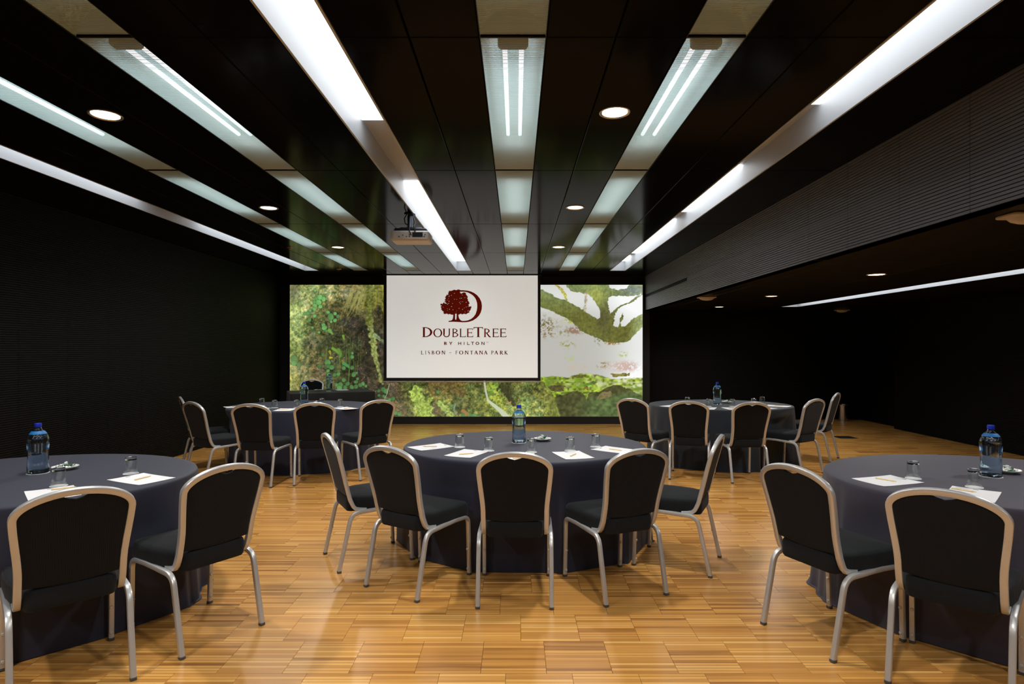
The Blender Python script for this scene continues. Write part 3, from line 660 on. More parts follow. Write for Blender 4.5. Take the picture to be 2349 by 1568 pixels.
gaps = [(740,305,14),(620,385,12),(520,435,16),(550,405,9),(745,540,13),(830,545,10),(960,500,11),(1020,495,14),(1050,375,10),(1140,480,9),(1195,465,8),(525,620,16),(510,700,13),(465,740,15),(665,710,12),(940,665,12),(1005,640,9),(1070,640,11),
        (980,720,14),(1210,660,14),(625,835,15),(925,905,15),(1070,945,14),(545,940,15),(680,960,14),(1135,890,12),(1290,835,13),(1210,850,14),(290,860,11),(455,920,9),(460,990,8),(1165,1050,12),(1280,1010,12),(1300,985,8),(455,575,10),(500,520,9),(800,1060,7),(830,1010,6)]
for x, y, r in gaps:
    a0 = rr.random()*6
    flat([lg([(x+r*(.6+.5*rr.random())*math.cos(a0-k*PI/3), y+r*(.6+.5*rr.random())*math.sin(a0-k*PI/3)) for k in range(6)])], 'emblem_gap', M['screen'], y=-.0052, t=.0004)

# ------------------------------------------------------------------ projector on its ceiling pole
M['prj'] = vary(mat('white_projector_shell', (.62,.61,.58), .45), (.60,.59,.56), (.64,.63,.60), 9)
M['dark'] = mat('dark_plastic', (.015,.015,.017), .4)
M['steel'] = mat('dark_steel_pole', (.10,.12,.15), .3, metal=.8)
pj = thing('ceiling_projector', 'white projector hanging from a dark pole by the strip light', 'projector', (-1.125, 6.42, 2.642))
MB().rbox(-.205, .205, -.14, .15, .0, .105, .03, 5).build('body', M['prj'], pj)
MB().rbox(-.175, .175, -.115, .13, .105, .135, .03, 5).build('top_cover', M['dark'], pj)
MB().rbox(-.12, .12, -.08, .08, .135, .15, .02, 4).build('mount_plate', M['steel'], pj)
MB().lathe([(.03,.15),(.03,.17),(.026,.18),(.026,CZ-2.642)], 20, (-.02,0,0)).build('pole', M['steel'], pj)
MB().lathe([(.06,CZ-2.642-.012),(.06,CZ-2.642)], 24, (-.02,0,0)).build('ceiling_plate', M['dark'], pj)
MB().rbox(.03, .14, -.1425, -.139, .035, .085, .001, 1).build('port_panel', M['dark'], pj)
for k, (x, z) in enumerate(((-.03,.04),(-.11,.04),(-.07,.055),(.155,.04),(.165,.06),(.0,.04),(.0,.058))):
    MB().rbox(x-.006, x+.006, -.1425, -.139, z-.005, z+.005, .001, 1).build('port', M['dark'], pj)
for s in (-1, 1):
    MB().tube([(-.02+s*.03, -.02, .30), (-.02+s*.05, -.05, .25), (s*.055, -.08, .19), (s*.02+.02, -.13, .15), (.03+s*.03, -.146, .10), (.04+s*.02, -.143, .055)], .006, 8).build('cable', M['dark'], pj)
MB().lathe([(.035,0),(.04,.01),(.04,.03),(.03,.032)], 24).build('lens', M['dark'], pj, (.09, .15, .055)).rotation_euler = (-PI/2, 0, 0)

# ------------------------------------------------------------------ small ceiling fittings
M['cream'] = mat('cream_plastic', (.55,.47,.36), .5)
M['opal2'] = mat('cream_diffuser', (.60,.52,.40), .35)
def emergency(x, y, label, z=LZ, sx=1.0):
    t = thing('emergency_light', label, 'emergency light', (x, y, z), group='unlit cream emergency lights')
    MB().rbox(-.13, .13, -.075, .075, -.02, 0, .02, 4).build('base_plate', M['cream'], t)
    MB().lathe([(.001,-.058),(.035,-.054),(.06,-.044),(.072,-.03),(.076,-.02)], 24, sx=1.45, sy=.82).build('diffuser', M['opal2'], t)
emergency(2.93, 3.42, 'cream emergency light nearest, beside the ridged bulkhead edge')
emergency(2.83, 8.85, 'small cream emergency light farther along the bulkhead edge')
emergency(6.45, 11.8, 'dim emergency light over the back right corner')
M['brass'] = mat('brass_rose', (.45,.28,.14), .35, metal=.7)
for x, y, lb in ((-3.24, 8.54, 'brass sprinkler rose in the ceiling beside the left strip light'), (-3.23, 10.85, 'brass sprinkler rose near the ceiling edge above the mural')):
    t = thing('sprinkler', lb, 'sprinkler', (x, y, CZ), group='brass sprinkler roses')
    MB().lathe([(.012,-.014),(.02,-.01),(.043,-.006),(.046,0)], 20).build('rose', M['brass'], t)
    MB().lathe([(.008,-.026),(.008,-.014)], 10).build('nozzle', M['brass'], t)

# ------------------------------------------------------------------ banquet chairs
M['fabric'] = vary(mat('black_ribbed_fabric', (.008,.0088,.0105), .85, spec=.18, sheen=.06), (.007,.0078,.0095), (.0095,.0103,.012), 30)
add_bump(M['fabric'], 'wave', 42, .5, .0015)
M['seatfab'] = vary(mat('black_seat_fabric', (.0095,.0112,.013), .85, spec=.18, sheen=.06), (.0085,.010,.012), (.011,.0125,.0145), 30)
add_bump(M['seatfab'], 'wave', 42, .4, .0012)
M['alu'] = vary(mat('satin_aluminium', (.60,.60,.60), .36, metal=.55), (.57,.57,.57), (.63,.63,.63), 12)
M['clear'] = mat('clear_rubber', (.55,.52,.48), .25, spec=.5)
M['cap'] = mat('grey_foot_cap', (.07,.07,.075), .4)

def back_y(z):                      # how far the back leans at a height
    z = max(z, .40)
    zs = [.40,.475,.60,.70,.807,.911]; yv = [-.150,-.170,-.202,-.227,-.256,-.294]
    return float(np.interp(z, zs, yv))
XB, XT, ZSH, ZCR, ARB = .186, .208, .800, .8975, .0975
def frame_x(z):
    if z <= .56: return XB
    t = min((z-.56)/(ZSH-.56), 1); return XB+(XT-XB)*(t*t*(3-2*t)*.5+t*.5)
def make_chair(name, label, group):
    t = thing(name, label, 'chair', group=group)
    # back frame: one bent bar from the left rail over the top to the right rail
    half = [(XB, -.060, .398), (XB, -.100, .400), (XB, -.128, .406), (XB, -.147, .424), (XB, -.158, .446)]
    for z in (.475,.51,.55,.59,.64,.69,.74,.78,.80): half.append((frame_x(z), back_y(z), z))
    for k in range(1, 13):
        a = math.radians(90*k/12); z = ZSH+ARB*math.sin(a); half.append((XT*math.cos(a), back_y(z), z))
    path = [(-x, y, z) for x, y, z in half]+[(x, y, z) for x, y, z in half[:-1][::-1]]
    nr = []
    for x, y, z in path:
        if z < .40: nr.append((0, .1, 1))
        elif z < .41: nr.append((0, .35, .93))
        elif z < .43: nr.append((0, .85, .5))
        elif z < .45: nr.append((0, .95, .3))
        else: nr.append((0, .97, .245))
    MB().sweep(path, nr, .029, .026, .2).build('back_frame', M['alu'], t)
    # upholstered back: fills the frame, with a hand hole under the crown
    out = []; IN = .0125
    pts = []
    for k in range(9): pts.append((-.172+.344*k/8, .492-.014*math.cos(PI*(k/8-.5))))
    for z in (.51,.54,.58,.63,.68,.73,.77,.80): pts.append((frame_x(z)-IN, z))
    for k in range(1, 24):
        a = math.radians(180*k/24); x = (XT-IN)*math.cos(a); z = ZSH+(ARB-IN)*math.sin(a)
        if abs(x) < .062: z -= .021*(.5+.5*math.cos(PI*x/.062))
        pts.append((x, z))
    for z in (.80,.77,.73,.68,.63,.58,.54,.51): pts.append((-frame_x(z)+IN, z))
    cz = .66; nP = len(pts); vs = []; fs = []
    for s, yf, yb in ((1.0,.0,.0),(.985,.010,-.009),(.95,.015,-.0115),(.75,.022,-.0125),(.4,.027,-.013)):
        for x, z in pts:
            X, Z = x*s, cz+(z-cz)*s; vs.append((X, back_y(Z)+yf, Z)); vs.append((X, back_y(Z)+yb, Z))
    for r in range(4):
        for k in range(nP):
            k2 = (k+1) % nP; a, b_ = r*nP, (r+1)*nP
            fs.append(((a+k)*2, (a+k2)*2, (b_+k2)*2, (b_+k)*2)); fs.append(((a+k)*2+1, (b_+k)*2+1, (b_+k2)*2+1, (a+k2)*2+1))
    o = len(vs); vs += [(0, back_y(cz)+.029, cz), (0, back_y(cz)-.013, cz)]; q = 4*nP
    for k in range(nP):
        k2 = (k+1) % nP; fs.append(((q+k)*2, (q+k2)*2, o)); fs.append(((q+k)*2+1, o+1, (q+k2)*2+1))
    MB().add(vs, fs).build('backrest', M['fabric'], t, smooth=50)
    # seat cushion
    ol = []
    def corner(cx, cy, r, a0, k=6):
        for i in range(k+1):
            a = math.radians(a0+90*i/k); ol.append((cx+r*math.cos(a), cy+r*math.sin(a)))
    corner(.172, .222, .048, 0); corner(-.172, .222, .048, 90); ol.append((-.216, .04)); ol.append((-.196, -.08)); corner(-.130, -.150, .036, 180); corner(.130, -.150, .036, 270)
    ol.append((.196, -.08)); ol.append((.216, .04))
    nP = len(ol); cy = .05; vs = []; fs = []
    def ring(s, z, sag=0.0):
        for x, y in ol: vs.append((x*s, cy+(y-cy)*s, z+sag*(1-((y-cy)/.23)**2*.4)))
    prof = [(.90,.386),(.965,.388),(.99,.398),(1.0,.415),(1.0,.456),(.988,.472),(.962,.481),(.87,.489),(.5,.498)]
    for s, z in prof: ring(s, z)
    for r in range(len(prof)-1):
        for k in range(nP):
            k2 = (k+1) % nP; fs.append((r*nP+k, r*nP+k2, (r+1)*nP+k2, (r+1)*nP+k))
    o = len(vs); vs += [(0, cy, .385), (0, cy, .500)]; m = (len(prof)-1)*nP
    for k in range(nP):
        k2 = (k+1) % nP; fs.append((k, o, k2)); fs.append((m+k, m+k2, o+1))
    MB().add(vs, fs).build('seat', M['seatfab'], t, smooth=50)
    # legs and side rails
    for s in (-1, 1):
        x = s*.2135
        fp = fillet([(x, .261, .012), (x, .248, .392), (x, .10, .396)], .055)
        rp_ = fillet([(x, -.02, .392), (x, -.165, .386), (x, -.2486, .012)], .075)
        lf = MB().sweep(fp, (s, 0, 0), .025, .025, .26).build('leg', M['alu'], t)
        MB().rbox(x-.0135, x+.0135, .247, .275, 0, .016, .005, 2).build('foot_cap', M['cap'], lf)
        for z in (.045, .175):
            bm_ = MB().lathe([(.0085,0),(.0085,.004),(.006,.007)], 12).build('bumper', M['clear'], lf)
            bm_.location = (x-s*.002, .261-.013*z/.38-.012, z); bm_.rotation_euler = (PI/2, 0, 0)
        MB().sweep([(x, .10, .396), (x, .04, .394), (x, -.02, .392)], (s, 0, 0), .025, .025, .26).build('side_rail', M['alu'], t)
        lr = MB().sweep(rp_, (s, 0, 0), .026, .026, .26).build('leg', M['alu'], t)
        MB().rbox(x-.0135, x+.0135, -.263, -.235, 0, .016, .005, 2).build('foot_cap', M['cap'], lr)
        bm_ = MB().lathe([(.006,0),(.006,.004),(.004,.006)], 10).build('bumper', M['clear'], lr)
        bm_.location = (x, -.2486+.0815*.19/.374+.011, .19); bm_.rotation_euler = (-PI/2, 0, 0)
    return t
CH = [('c3',-.003,3.687,-1.3,'silver framed black chair seen squarely from behind at the centre table'),
      ('c2',-.632,3.855,-32.6,'silver framed black chair at the centre table, second from its left end'),
      ('c1',-1.074,4.296,-60.2,'silver framed black chair at the left end of the centre table'),
      ('c4',.621,3.779,23.3,'silver framed black chair at the centre table, second from its right end'),
      ('c5',1.146,4.21,63.3,'silver framed black chair at the right end of the centre table'),
      ('k',-2.062,2.735,43.5,'large silver framed black chair cut by the left edge at the near left table'),
      ('l',-1.708,3.197,56.7,'silver framed black chair at the right end of the near left table'),
      ('m',1.661,3.15,-66.3,'silver framed black chair at the left end of the near right table'),
      ('n',1.996,2.707,-43.9,'large silver framed black chair nearest the right edge at the near right table'),
      ('c',-2.845,6.689,-3.5,'silver framed black chair at the far left table, third from the left'),
      ('d',-2.28,6.81,14.0,'silver framed black chair at the far left table, fourth from the left'),
      ('e',-1.765,7.09,40.0,'silver framed black chair at the right end of the far left table'),
      ('b',-3.473,6.894,-33.5,'silver framed black chair at the far left table, second from the left'),
      ('a',-3.90,7.50,-55.3,'silver framed black chair at the left end of the far left table'),
      ('f',1.565,7.31,-42.0,'silver framed black chair at the left end of the far right table'),
      ('g',2.045,7.01,-19.0,'silver framed black chair at the far right table, second from the left'),
      ('h',2.608,6.902,3.5,'silver framed black chair at the far right table, third from the left'),
      ('i',3.385,7.27,34.0,'silver framed black chair at the far right table, second from the right'),
      ('j',4.092,8.173,50.0,'silver framed black chair at the right end of the far right table'),
      ('p',-3.89,11.24,180+12,'silver framed black chair behind the black presenter table, facing the camera')]
proto = None
for kk, x, y, a, lb in CH:
    if proto is None:
        proto = make_chair('banquet_chair', lb, 'silver framed black banquet chairs'); proto.location = (x, y, 0); proto.rotation_euler = (0, 0, math.radians(a))
    else: dup(proto, (x, y, 0), math.radians(a), lb)

# ------------------------------------------------------------------ cloths on the oval tables
def cloth_mat(name, c1, c2):
    m = vary(mat(name, c1, .62, spec=.3, sheen=.12), c1, c2, 6); add_bump(m, 'noise', 260, .06, .001); return m
M['navy'] = cloth_mat('navy_tablecloth', (.024,.026,.046), (.028,.030,.052))
M['plum'] = cloth_mat('warm_navy_tablecloth', (.046,.042,.060), (.053,.048,.069))
M['slate'] = cloth_mat('slate_tablecloth', (.020,.025,.033), (.024,.029,.038))
M['blackcloth'] = cloth_mat('black_tablecloth', (.007,.008,.008), (.010,.011,.011))
TA, TB = .94, .78
def press(tx, ty, px, py, z):
    """the hanging cloth is pushed in where a chair stands against it"""
    if z > .70: return (px, py, z)
    fz = min(1.0, (.70-z)/.16)
    for _, cx, cy, ca, _l in CH:
        a = math.radians(ca); dx, dy = tx+px-cx, ty+py-cy
        lx = math.cos(a)*dx+math.sin(a)*dy; ly = -math.sin(a)*dx+math.cos(a)*dy
        if abs(lx) < .36 and -.25 < ly < .30:
            fx = min(1.0, (.36-abs(lx))/.10); d = (.30-ly)*fx*fz
            px += -math.sin(a)*d; py += math.cos(a)*d
    return (px, py, z)
def cloth(label, x, y, m, seed):
    rs = random.Random(seed); NA = 288; comp = [(rs.choice((9,11,13)), rs.random()*6.28, 1.0), (rs.choice((17,19,21)), rs.random()*6.28, .8), (rs.choice((29,31,37)), rs.random()*6.28, .45), (5, rs.random()*6.28, .6)]
    rows = [(0.0,.75,0),(.3,.75,0),(.6,.75,0),(.85,.75,0),(.955,.75,0),(.985,.7495,0),(.996,.746,0),(1.001,.738,.02),(1.003,.72,.06)]
    for k in range(1, 15):
        u = k/14; rows.append((1.003+.050*u, .72-.712*u, .06+.94*u**.8))
    rows.append((1.068, .004, 1.1)); vs = [(0, 0, .75)]; fs = []
    for r, z, f in rows[1:]:
        for j in range(NA):
            a = 2*PI*j/NA; w = sum(c*math.sin(k*a+p+.25*math.sin(3*a)) for k, p, c in comp)/2.2
            w = math.copysign(abs(w)**1.25, w); rad = r+f*.040*w
            vs.append(press(x, y, TA*rad*math.cos(a), TB*rad*math.sin(a), z))
    for j in range(NA): fs.append((0, 1+j, 1+(j+1) % NA))
    for k in range(len(rows)-2):
        for j in range(NA):
            j2 = (j+1) % NA; fs.append((1+k*NA+j, 1+(k+1)*NA+j, 1+(k+1)*NA+j2, 1+k*NA+j2))
    me_ = MB().add(vs, fs); o = me_.build('tablecloth', m, None, (x, y, 0), smooth=60)
    return tag(o, label, 'tablecloth', 'floor-length cloths on the oval tables')
TAB = {'centre': (.067, 4.69, 'navy', 3), 'near left': (-2.895, 3.49, 'navy', 5), 'near right': (2.815, 3.47, 'plum', 8), 'far left': (-2.83, 7.88, 'navy', 11), 'far right': (2.75, 8.05, 'slate', 14)}
LB = {'centre': 'floor-length navy cloth over the centre oval table', 'near left': 'floor-length navy cloth over the near left table cut by the photo edge', 'near right': 'floor-length plum-navy cloth over the near right table cut by the photo edge',
      'far left': 'floor-length navy cloth over the far left table below the presenter table', 'far right': 'floor-length slate cloth over the far right table by the dark wall'}
M['ply'] = mat('table_plywood', (.25,.16,.09), .6); M['tleg'] = mat('table_leg_steel', (.05,.05,.05), .4, metal=.6)
for k, (x, y, m, sd) in TAB.items(): cloth(LB[k], x, y, M[m], sd)

# ------------------------------------------------------------------ things on the tables
M['glass'] = mat('clear_glass', (.97,.98,.98), .0, trans=1.0, ior=1.45)
def thin_glass(name, tint):
    m = bpy.data.materials.new(name); m.use_nodes = True; n, l = m.node_tree.nodes, m.node_tree.links; n.clear()
    o = n.new('ShaderNodeOutputMaterial'); t = n.new('ShaderNodeBsdfTransparent'); t.inputs[0].default_value = (*tint, 1)
    g = n.new('ShaderNodeBsdfGlossy'); g.inputs['Roughness'].default_value = .10; g.inputs[0].default_value = (.95,.96,.96,1)
    lw = n.new('ShaderNodeLayerWeight'); lw.inputs[0].default_value = .5; x = n.new('ShaderNodeMixShader')
    f = n.new('ShaderNodeMath'); f.operation = 'POWER'; f.inputs[1].default_value = 2.2; l.new(lw.outputs['Facing'], f.inputs[0])
    k = n.new('ShaderNodeMath'); k.operation = 'MULTIPLY_ADD'; k.inputs[1].default_value = .75; k.inputs[2].default_value = .10; l.new(f.outputs[0], k.inputs[0])
    l.new(k.outputs[0], x.inputs[0]); l.new(t.outputs[0], x.inputs[1]); l.new(g.outputs[0], x.inputs[2]); l.new(x.outputs[0], o.inputs[0]); return m
M['tglass'] = thin_glass('thin_clear_glass', (.93,.95,.94))
M['bglass'] = mat('blue_bottle_glass', (.80,.91,1.0), .0, trans=1.0, ior=1.45)
M['water'] = mat('water', (.93,.97,1.0), .0, trans=1.0, ior=1.33)
M['bcap'] = mat('royal_blue_cap', lin((30,52,190)), .35)
M['blabel'] = mat('blue_label', lin((22,110,176)), .5)
M['wlabel'] = mat('white_label_print', (.75,.77,.8), .5)
M['paper'] = vary(mat('white_paper', (.80,.80,.82), .8, spec=.2), (.78,.78,.80), (.82,.82,.84), 5)
M['mark'] = mat('grey_letterhead', (.08,.08,.1), .8)
M['pencil'] = vary(mat('bare_wood_pencil', lin((236,208,152)), .55), lin((228,196,138)), lin((242,216,164)), 60)
M['lead'] = mat('pencil_lead', (.03,.03,.03), .4)
M['china'] = mat('white_china', (.78,.77,.74), .2, spec=.6)
M['foil'] = mat('white_candy_wrapper', (.80,.82,.80), .3, metal=.25)
M['green'] = mat('green_candy_wrapper', lin((40,96,66)), .35)

PB = [(.050,0),(.0535,.004),(.0548,.02),(.0545,.06),(.0525,.095),(.0512,.12),(.0525,.15),(.0548,.178),(.0560,.197),(.0545,.212),(.049,.228),(.039,.244),(.028,.256),(.0205,.264),(.0175,.272),(.0168,.284)]
def rad_at(z): return float(np.interp(z, [p[1] for p in PB], [p[0] for p in PB]))
def patch(a0, z0, w, h, k=20, off=.0006):
    """oval printed on the bottle wall"""
    vs = []; R = rad_at(z0)
    vs.append(((R+off)*math.cos(a0), (R+off)*math.sin(a0), z0))
    for rr_ in (.5, 1.0):
        for j in range(k):
            q = 2*PI*j/k; a = a0+rr_*w*math.cos(q)/R; z = z0+rr_*h*math.sin(q); r = rad_at(z)+off
            vs.append((r*math.cos(a), r*math.sin(a), z))
    fs = [(0, 1+j, 1+(j+1) % k) for j in range(k)]+[(1+j, 1+k+j, 1+k+(j+1) % k, 1+(j+1) % k) for j in range(k)]
    return vs, fs
def make_bottle(label):
    t = thing('water_bottle', label, 'bottle', group='blue capped water bottles')
    inn = [(r-.0028, z) for r, z in PB[1:]]; inn[0] = (inn[0][0]-.002, .012)
    MB().lathe(PB+[(.0145,.284)]+inn[::-1][1:], 40).build('glass_body', M['bglass'], t)
    wl = .205
    wp = [(rad_at(.012)-.0030, .0125)]+[(rad_at(z)-.0030, z) for z in (.03,.06,.095,.12,.15,.178,.197)]+[(rad_at(wl)-.0030, wl)]
    MB().lathe(wp, 40).build('water', M['water'], t)
    MB().lathe([(.0165,.276),(.0182,.278),(.0186,.296),(.0172,.300),(.010,.3006)], 28).build('cap', M['bcap'], t)
    for a in (-164, -16):
        lb = MB().add(*patch(math.radians(a), .160, .026, .022)).build('label', M['blabel'], t)
        MB().add(*patch(math.radians(a), .160, .015, .012, off=.0009)).build('label_print', M['wlabel'], lb)
    sb = MB().lathe([(rad_at(z)+.0005, z) for z in (.236,.242,.248,.254)], 32, caps=False).build('shoulder_band', M['blabel'], t)
    for j, (da, z, sl) in enumerate(((-.35,.222,.9),(-.18,.226,-.6),(0,.220,.8),(.16,.227,-.5),(.32,.221,.7),(-.05,.231,.2))):
        v = []; k = 6
        for i in range(k):
            u = i/(k-1)-.5; a = -PI/2+da+u*.22; zz = z+sl*u*.02+.003*math.sin(u*9); r = rad_at(zz)+.0008; v += [(r*math.cos(a), r*math.sin(a), zz-.0009), (r*math.cos(a), r*math.sin(a), zz+.0009)]
        MB().add(v, [(2*i, 2*i+2, 2*i+3, 2*i+1) for i in range(k-1)]).build('script_stroke', M['wlabel'], sb)
    return t
GP = [(.0365,.0),(.0355,.03),(.0325,.07),(.0312,.0815)]
GB = [(.0309,.0815),(.0302,.090),(.0293,.0965),(.026,.098),(.018,.0965),(.0001,.096)]
def make_glass(label):
    t = thing('water_glass', label, 'glass', group='upturned water glasses')
    MB().lathe(GP, 32, caps=False).build('tumbler', M['tglass'], t)
    MB().lathe([(.0001,.0822),(.026,.0818)]+GB, 32, caps=False).build('thick_base', M['glass'], t)
    return t
def coaster_mesh():
    m = MB(); k = 32; vs = []
    for z in (0, .0009):
        for j in range(k):
            a = 2*PI*j/k; r = .0415*(1+.02*math.cos(8*a)); vs.append((r*math.cos(a), r*math.sin(a), z))
    return m.add(vs, [tuple(range(k))[::-1], tuple(range(k, 2*k))]+[(j, (j+1) % k, k+(j+1) % k, k+j) for j in range(k)]).mesh('paper_coaster', M['paper'], 30)
COM = coaster_mesh()
def make_pad(label):
    t = thing('notepad', label, 'notepad', group='white notepads')
    vs = []; nx, ny = 6, 5                      # a sheet with slightly lifted corners
    for z in (0, .0012):
        for j in range(ny+1):
            for i in range(nx+1):
                u, v = i/nx*2-1, j/ny*2-1; vs.append((u*.105, v*.1485, z+.0006+.004*max(0, abs(u*v)-.55)))
    fs = []; w = nx+1; o = w*(ny+1)
    for j in range(ny):
        for i in range(nx):
            a = j*w+i; fs.append((a, a+w, a+w+1, a+1)); fs.append((o+a, o+a+1, o+a+w+1, o+a+w))
    bd = [i for i in range(nx)]+[nx+j*w for j in range(ny)]+[ny*w+nx-i for i in range(nx)]+[(ny-j)*w for j in range(ny)]
    for i in range(len(bd)): a, b_ = bd[i], bd[(i+1) % len(bd)]; fs.append((a, b_, o+b_, o+a))
    MB().add(vs, fs).build('sheet', M['paper'], t)
    MB().box(-.012, .012, .122, .130, .0021, .0024).build('letterhead', M['mark'], t, smooth=0)
    return t
def make_pencil(label):
    t = thing('pencil', label, 'pencil', group='short wooden pencils')
    hexp = lambda r, x: [(x, r*math.cos(PI/3*k), r*math.sin(PI/3*k)) for k in range(6)]
    vs = hexp(.0042, -.055)+hexp(.0042, .038)+hexp(.0012, .052)
    MB().add(vs, [tuple(range(6))[::-1], tuple(range(12, 18))]+[(r*6+k, r*6+(k+1) % 6, r*6+6+(k+1) % 6, r*6+6+k) for r in range(2) for k in range(6)]).build('shaft', M['pencil'], t, (0,0,.0037), smooth=0)
    MB().add(hexp(.0012, .052)+[(.056, 0, 0)], [(k, (k+1) % 6, 6) for k in range(6)]+[tuple(range(6))]).build('tip', M['lead'], t, (0,0,.0037), smooth=0)
    return t
def make_saucer(label):
    t = thing('candy_saucer', label, 'saucer', group='saucers of wrapped candy')
    MB().lathe([(.034,0),(.038,.003),(.05,.007),(.066,.015),(.072,.0205),(.071,.0225),(.064,.0175),(.048,.010),(.03,.0065),(.0005,.006)], 36).build('dish', M['china'], t)
    return t
def candy_mesh(m):
    b_ = MB(); prof = [(-.019,.0075),(-.015,.005),(-.0115,.002),(-.0095,.0055),(-.005,.0075),(.005,.0075),(.0095,.0055),(.0115,.002),(.015,.005),(.019,.0075)]; vs = []; fs = []; k = 8
    for i, (x, r) in enumerate(prof):
        fl = .45 if abs(x) > .012 else 1.0
        for j in range(k): a = 2*PI*j/k+i*.2; vs.append((x, r*math.cos(a), r*math.sin(a)*fl))
    for i in range(len(prof)-1):
        for j in range(k): fs.append((i*k+j, i*k+(j+1) % k, (i+1)*k+(j+1) % k, (i+1)*k+j))
    return b_.add(vs, fs).mesh('wrapped_candy', m, 40)
CM = [candy_mesh(M['foil']), candy_mesh(M['green'])]
TZ = .75; ORDS = ['leftmost', 'second from the left', 'middle', 'second from the right', 'rightmost']
P_b = P_g = P_p = P_c = P_s = None
def place(proto_, maker, label, loc, rz):
    if proto_ is None:
        proto_ = maker(label); proto_.location = loc; proto_.rotation_euler = (0, 0, rz); return proto_, proto_
    return proto_, dup(proto_, loc, rz, label)
def facing(tx, ty): return math.atan2(ty, tx)
ITEMS = {
 'centre': dict(bottle=(.022,4.772), glasses=[(-.431,4.549),(-.202,4.385),(.110,4.326),(.398,4.395),(.609,4.565)], saucer=(.215,4.86),
     pads=[(-.648,4.55,-50,(-.660,4.549),178),(-.351,4.265,-24,(-.352,4.227),22),(.025,4.115,0,(.03,4.06),15),(.398,4.20,15,(.402,4.185),62),(.735,4.415,50,(.735,4.40),-40)]),
 'near left': dict(bottle=(-2.888,3.60), glasses=[(-2.504,3.262),(-2.318,3.585)], saucer=(-2.80,3.70),
     pads=[(-2.800,3.01,30,None,0),(-2.400,3.085,43,(-2.415,3.185),40),(-2.156,3.429,64,(-2.153,3.439),75)]),
 'near right': dict(bottle=(2.792,3.505), glasses=[(2.300,3.452),(2.485,3.232)], saucer=(2.965,3.60),
     pads=[(2.108,3.385,-72,(2.104,3.391),-55),(2.352,3.072,-44,(2.361,3.142),-52)]),
 'far left': dict(bottle=(-2.875,8.08), glasses=[(-3.348,7.846),(-3.068,7.57),(-2.791,7.58),(-2.560,7.856),(-2.274,7.70)], saucer=(-2.70,8.06),
     pads=[(-3.60,7.70,-50,(-3.60,7.69),10),(-3.24,7.44,-30,(-3.26,7.42),10),(-2.84,7.33,5,(-2.86,7.32),25),(-2.46,7.36,25,(-2.46,7.35),60),(-2.15,7.50,45,(-2.12,7.48),60)]),
 'far right': dict(bottle=(2.708,8.02), glasses=[(2.314,8.05),(2.500,7.745),(2.811,7.745),(3.114,7.815),(3.346,8.10)], saucer=(2.905,8.22),
     pads=[(2.05,7.80,-50,(2.06,7.79),20),(2.40,7.50,-25,(2.40,7.48),15),(2.72,7.46,0,(2.70,7.45),30),(3.12,7.56,28,(3.12,7.55),50),(3.42,7.80,50,(3.44,7.80),-5)]),
}
def ords(n): return ORDS if n == 5 else (['left', 'right'] if n == 2 else ['leftmost', 'middle', 'rightmost'])
rc_ = random.Random(21)
for tn, it in ITEMS.items():
    bx, by = it['bottle']
    tag(obj('paper_coaster', COM, None, (bx, by, TZ)), f'white paper coaster under the bottle on the {tn} table', 'coaster', 'white paper coasters').scale = (1.38, 1.38, 1)
    P_b, o = place(P_b, make_bottle, f'blue capped clear water bottle standing on the {tn} table', (bx, by, TZ+.001), math.atan2(-by, -bx)+PI/2+rc_.uniform(-.1, .1))
    gl = it['glasses']
    for k, (gx_, gy_) in enumerate(gl):
        od = ords(len(gl))[k]
        tag(obj('paper_coaster', COM, None, (gx_, gy_, TZ), rc_.random()*6), f'white paper coaster beneath the {od} glass on the {tn} table', 'coaster', 'white paper coasters')
        P_g, o = place(P_g, make_glass, f'upturned clear water glass on the {tn} table, {od} of its glasses', (gx_, gy_, TZ+.001), 0)
    pd = it['pads']
    for k, (px, py, an, pc, pa) in enumerate(pd):
        od = ords(len(pd))[k]
        P_p, o = place(P_p, make_pad, f'white notepad sheet on the {tn} table, {od} of its notepads', (px, py, TZ), math.radians(an))
        if pc: P_c, o = place(P_c, make_pencil, f'short wooden pencil lying on the {od} notepad of the {tn} table', (pc[0], pc[1], TZ+.002), math.radians(pa))
    sx_, sy_ = it['saucer']
    P_s, o = place(P_s, make_saucer, f'small white saucer heaped with wrapped candy on the {tn} table', (sx_, sy_, TZ), 0)
    for k in range(11):
        if k < 6: a = k*PI/3+.3; r, z = .043, .0205
        elif k < 10: a = k*PI/2+.9; r, z = .024, .0235 + .006
        else: a, r, z = .4, .002, .0405
        cd = obj('wrapped_candy', CM[1 if k in (1, 4, 7, 8) else 0], None, (sx_+r*math.cos(a), sy_+r*math.sin(a), TZ+z))
        cd.rotation_euler = (rc_.random()*3, rc_.uniform(-.25, .25), a+PI/2+rc_.uniform(-.5, .5))
        cl = 'green' if k in (1, 4, 7, 8) else 'white'
        tag(cd, f'{cl} wrapped candy heaped on the saucer of the {tn} table', 'candy', f'{cl} wrapped candies on the {tn} table')

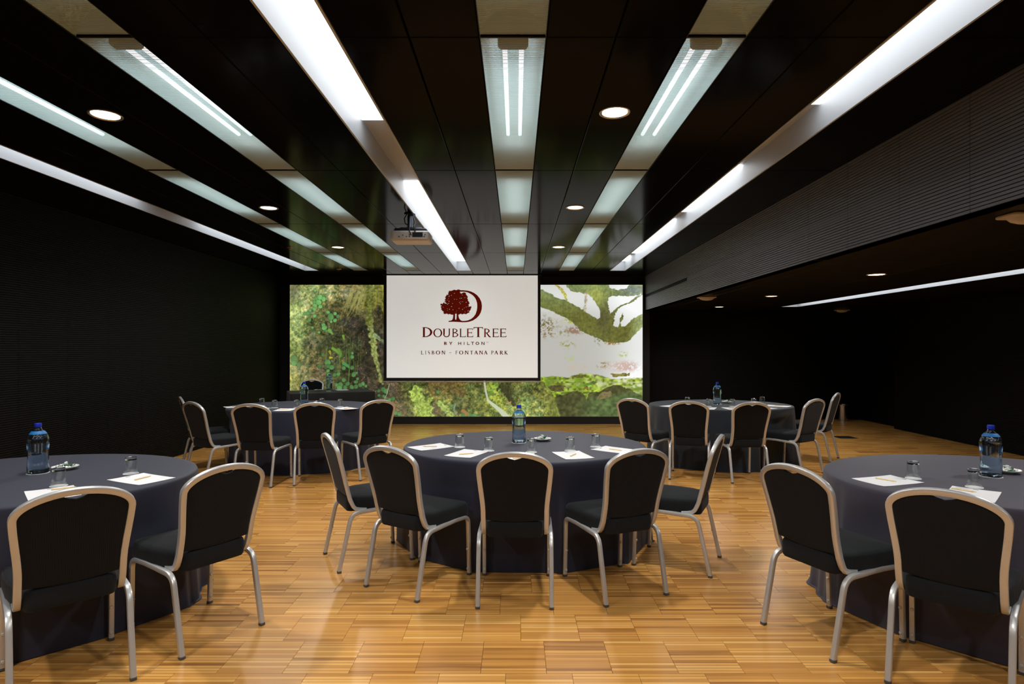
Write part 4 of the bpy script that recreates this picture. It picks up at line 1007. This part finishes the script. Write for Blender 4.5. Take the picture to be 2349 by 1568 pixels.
# ------------------------------------------------------------------ presenter table in the far left corner
pa = math.radians(25.3); pt = thing('presenter_table', 'small rectangular presenter table under a black cloth below the mural', 'table', (-3.29, 10.57, 0), pa)
hw, hd = .70, .42; loop = []
for cx, cy, a0 in ((hw-.02,hd-.02,0),(-hw+.02,hd-.02,90),(-hw+.02,-hd+.02,180),(hw-.02,-hd+.02,270)):
    for i in range(5): a = math.radians(a0+90*i/4); loop.append((cx+.02*math.cos(a), cy+.02*math.sin(a)))
dense = []
for i in range(len(loop)):
    a, c = Vector(loop[i]), Vector(loop[(i+1) % len(loop)]); k = max(1, int((c-a).length/.03))
    for j in range(k): dense.append(a+(c-a)*j/k)
vs = [(0, 0, .75)]; fs = []; nD = len(dense); rows = [(.97,.75,0),(.995,.748,0),(1.0,.74,.1),(1.004,.55,.5),(1.008,.3,.8),(1.012,.02,1)]
for s, z, f in rows:
    for j, p in enumerate(dense):
        w = .012*f*math.sin(j*.55+math.sin(j*.21)); dr = p.normalized(); vs.append((p.x*s+dr.x*w, p.y*s+dr.y*w, z))
for j in range(nD): fs.append((0, 1+j, 1+(j+1) % nD))
for r in range(len(rows)-1):
    for j in range(nD): j2 = (j+1) % nD; fs.append((1+r*nD+j, 1+(r+1)*nD+j, 1+(r+1)*nD+j2, 1+r*nD+j2))
MB().add(vs, fs).build('cloth', M['blackcloth'], pt, smooth=50)
for sx_ in (-1, 1):
    for sy_ in (-1, 1): MB().tube([(sx_*.6, sy_*.34, 0), (sx_*.6, sy_*.34, .735)], .014).build('leg', M['tleg'], pt)
P_b, o = place(P_b, make_bottle, 'blue capped water bottle standing on the black presenter table', (-3.289, 10.50, TZ+.001), -.2)
tag(obj('paper_coaster', COM, None, (-3.289, 10.50, TZ)), 'white paper coaster under the bottle on the presenter table', 'coaster', 'white paper coasters').scale = (1.38, 1.38, 1)
P_s, o = place(P_s, make_saucer, 'small white saucer of candy on the black presenter table', (-3.52, 10.60, TZ), 0)
for k in range(4):
    cd = obj('wrapped_candy', CM[k % 2], None, (-3.52+.035*math.cos(k*1.57), 10.60+.035*math.sin(k*1.57), TZ+.0195)); cd.rotation_euler = (k, .1, k*1.57+1.3)
    tag(cd, f'{("white","green")[k%2]} wrapped candy on the saucer of the presenter table', 'candy', f'{("white","green")[k%2]} wrapped candies on the presenter table')
M['leather'] = mat('dark_grey_desk_mat', (.045,.05,.05), .5)
tag(MB().rbox(-.22, .22, -.15, .15, 0, .003, .01).build('desk_mat', M['leather'], None, (-3.60, 10.72, TZ)), 'dark grey desk mat on the black presenter table', 'desk mat').rotation_euler = (0, 0, pa)
P_p, o = place(P_p, make_pad, 'white notepad sheet on the black presenter table', (-3.17, 10.86, TZ), pa)

# ------------------------------------------------------------------ back right corner: steel bin and floor outlet
M['chrome'] = mat('brushed_steel', (.62,.60,.57), .22, metal=1.0)
bn = thing('steel_bin', 'slim brushed steel waste bin in the dark back right corner', 'bin', (6.80, 12.40, 0))
MB().lathe([(.095,0),(.097,.012),(.093,.014),(.093,.325)], 32).build('body', M['chrome'], bn)
MB().lathe([(.100,.325),(.102,.330),(.102,.340),(.098,.345),(.080,.345),(.078,.330)], 32, caps=False).build('rim', M['chrome'], bn)
M['plate'] = mat('dark_floor_plate', (.035,.04,.04), .4, metal=.5)
fb = thing('floor_outlet', 'dark square floor outlet plate set in the parquet at right', 'floor outlet', (5.57, 10.1, 0))
MB().rbox(-.15, .15, -.13, .13, .0, .004, .008).build('plate', M['plate'], fb)
MB().rbox(-.11, .11, -.09, .09, .004, .006, .006).build('lid', M['plate'], fb)
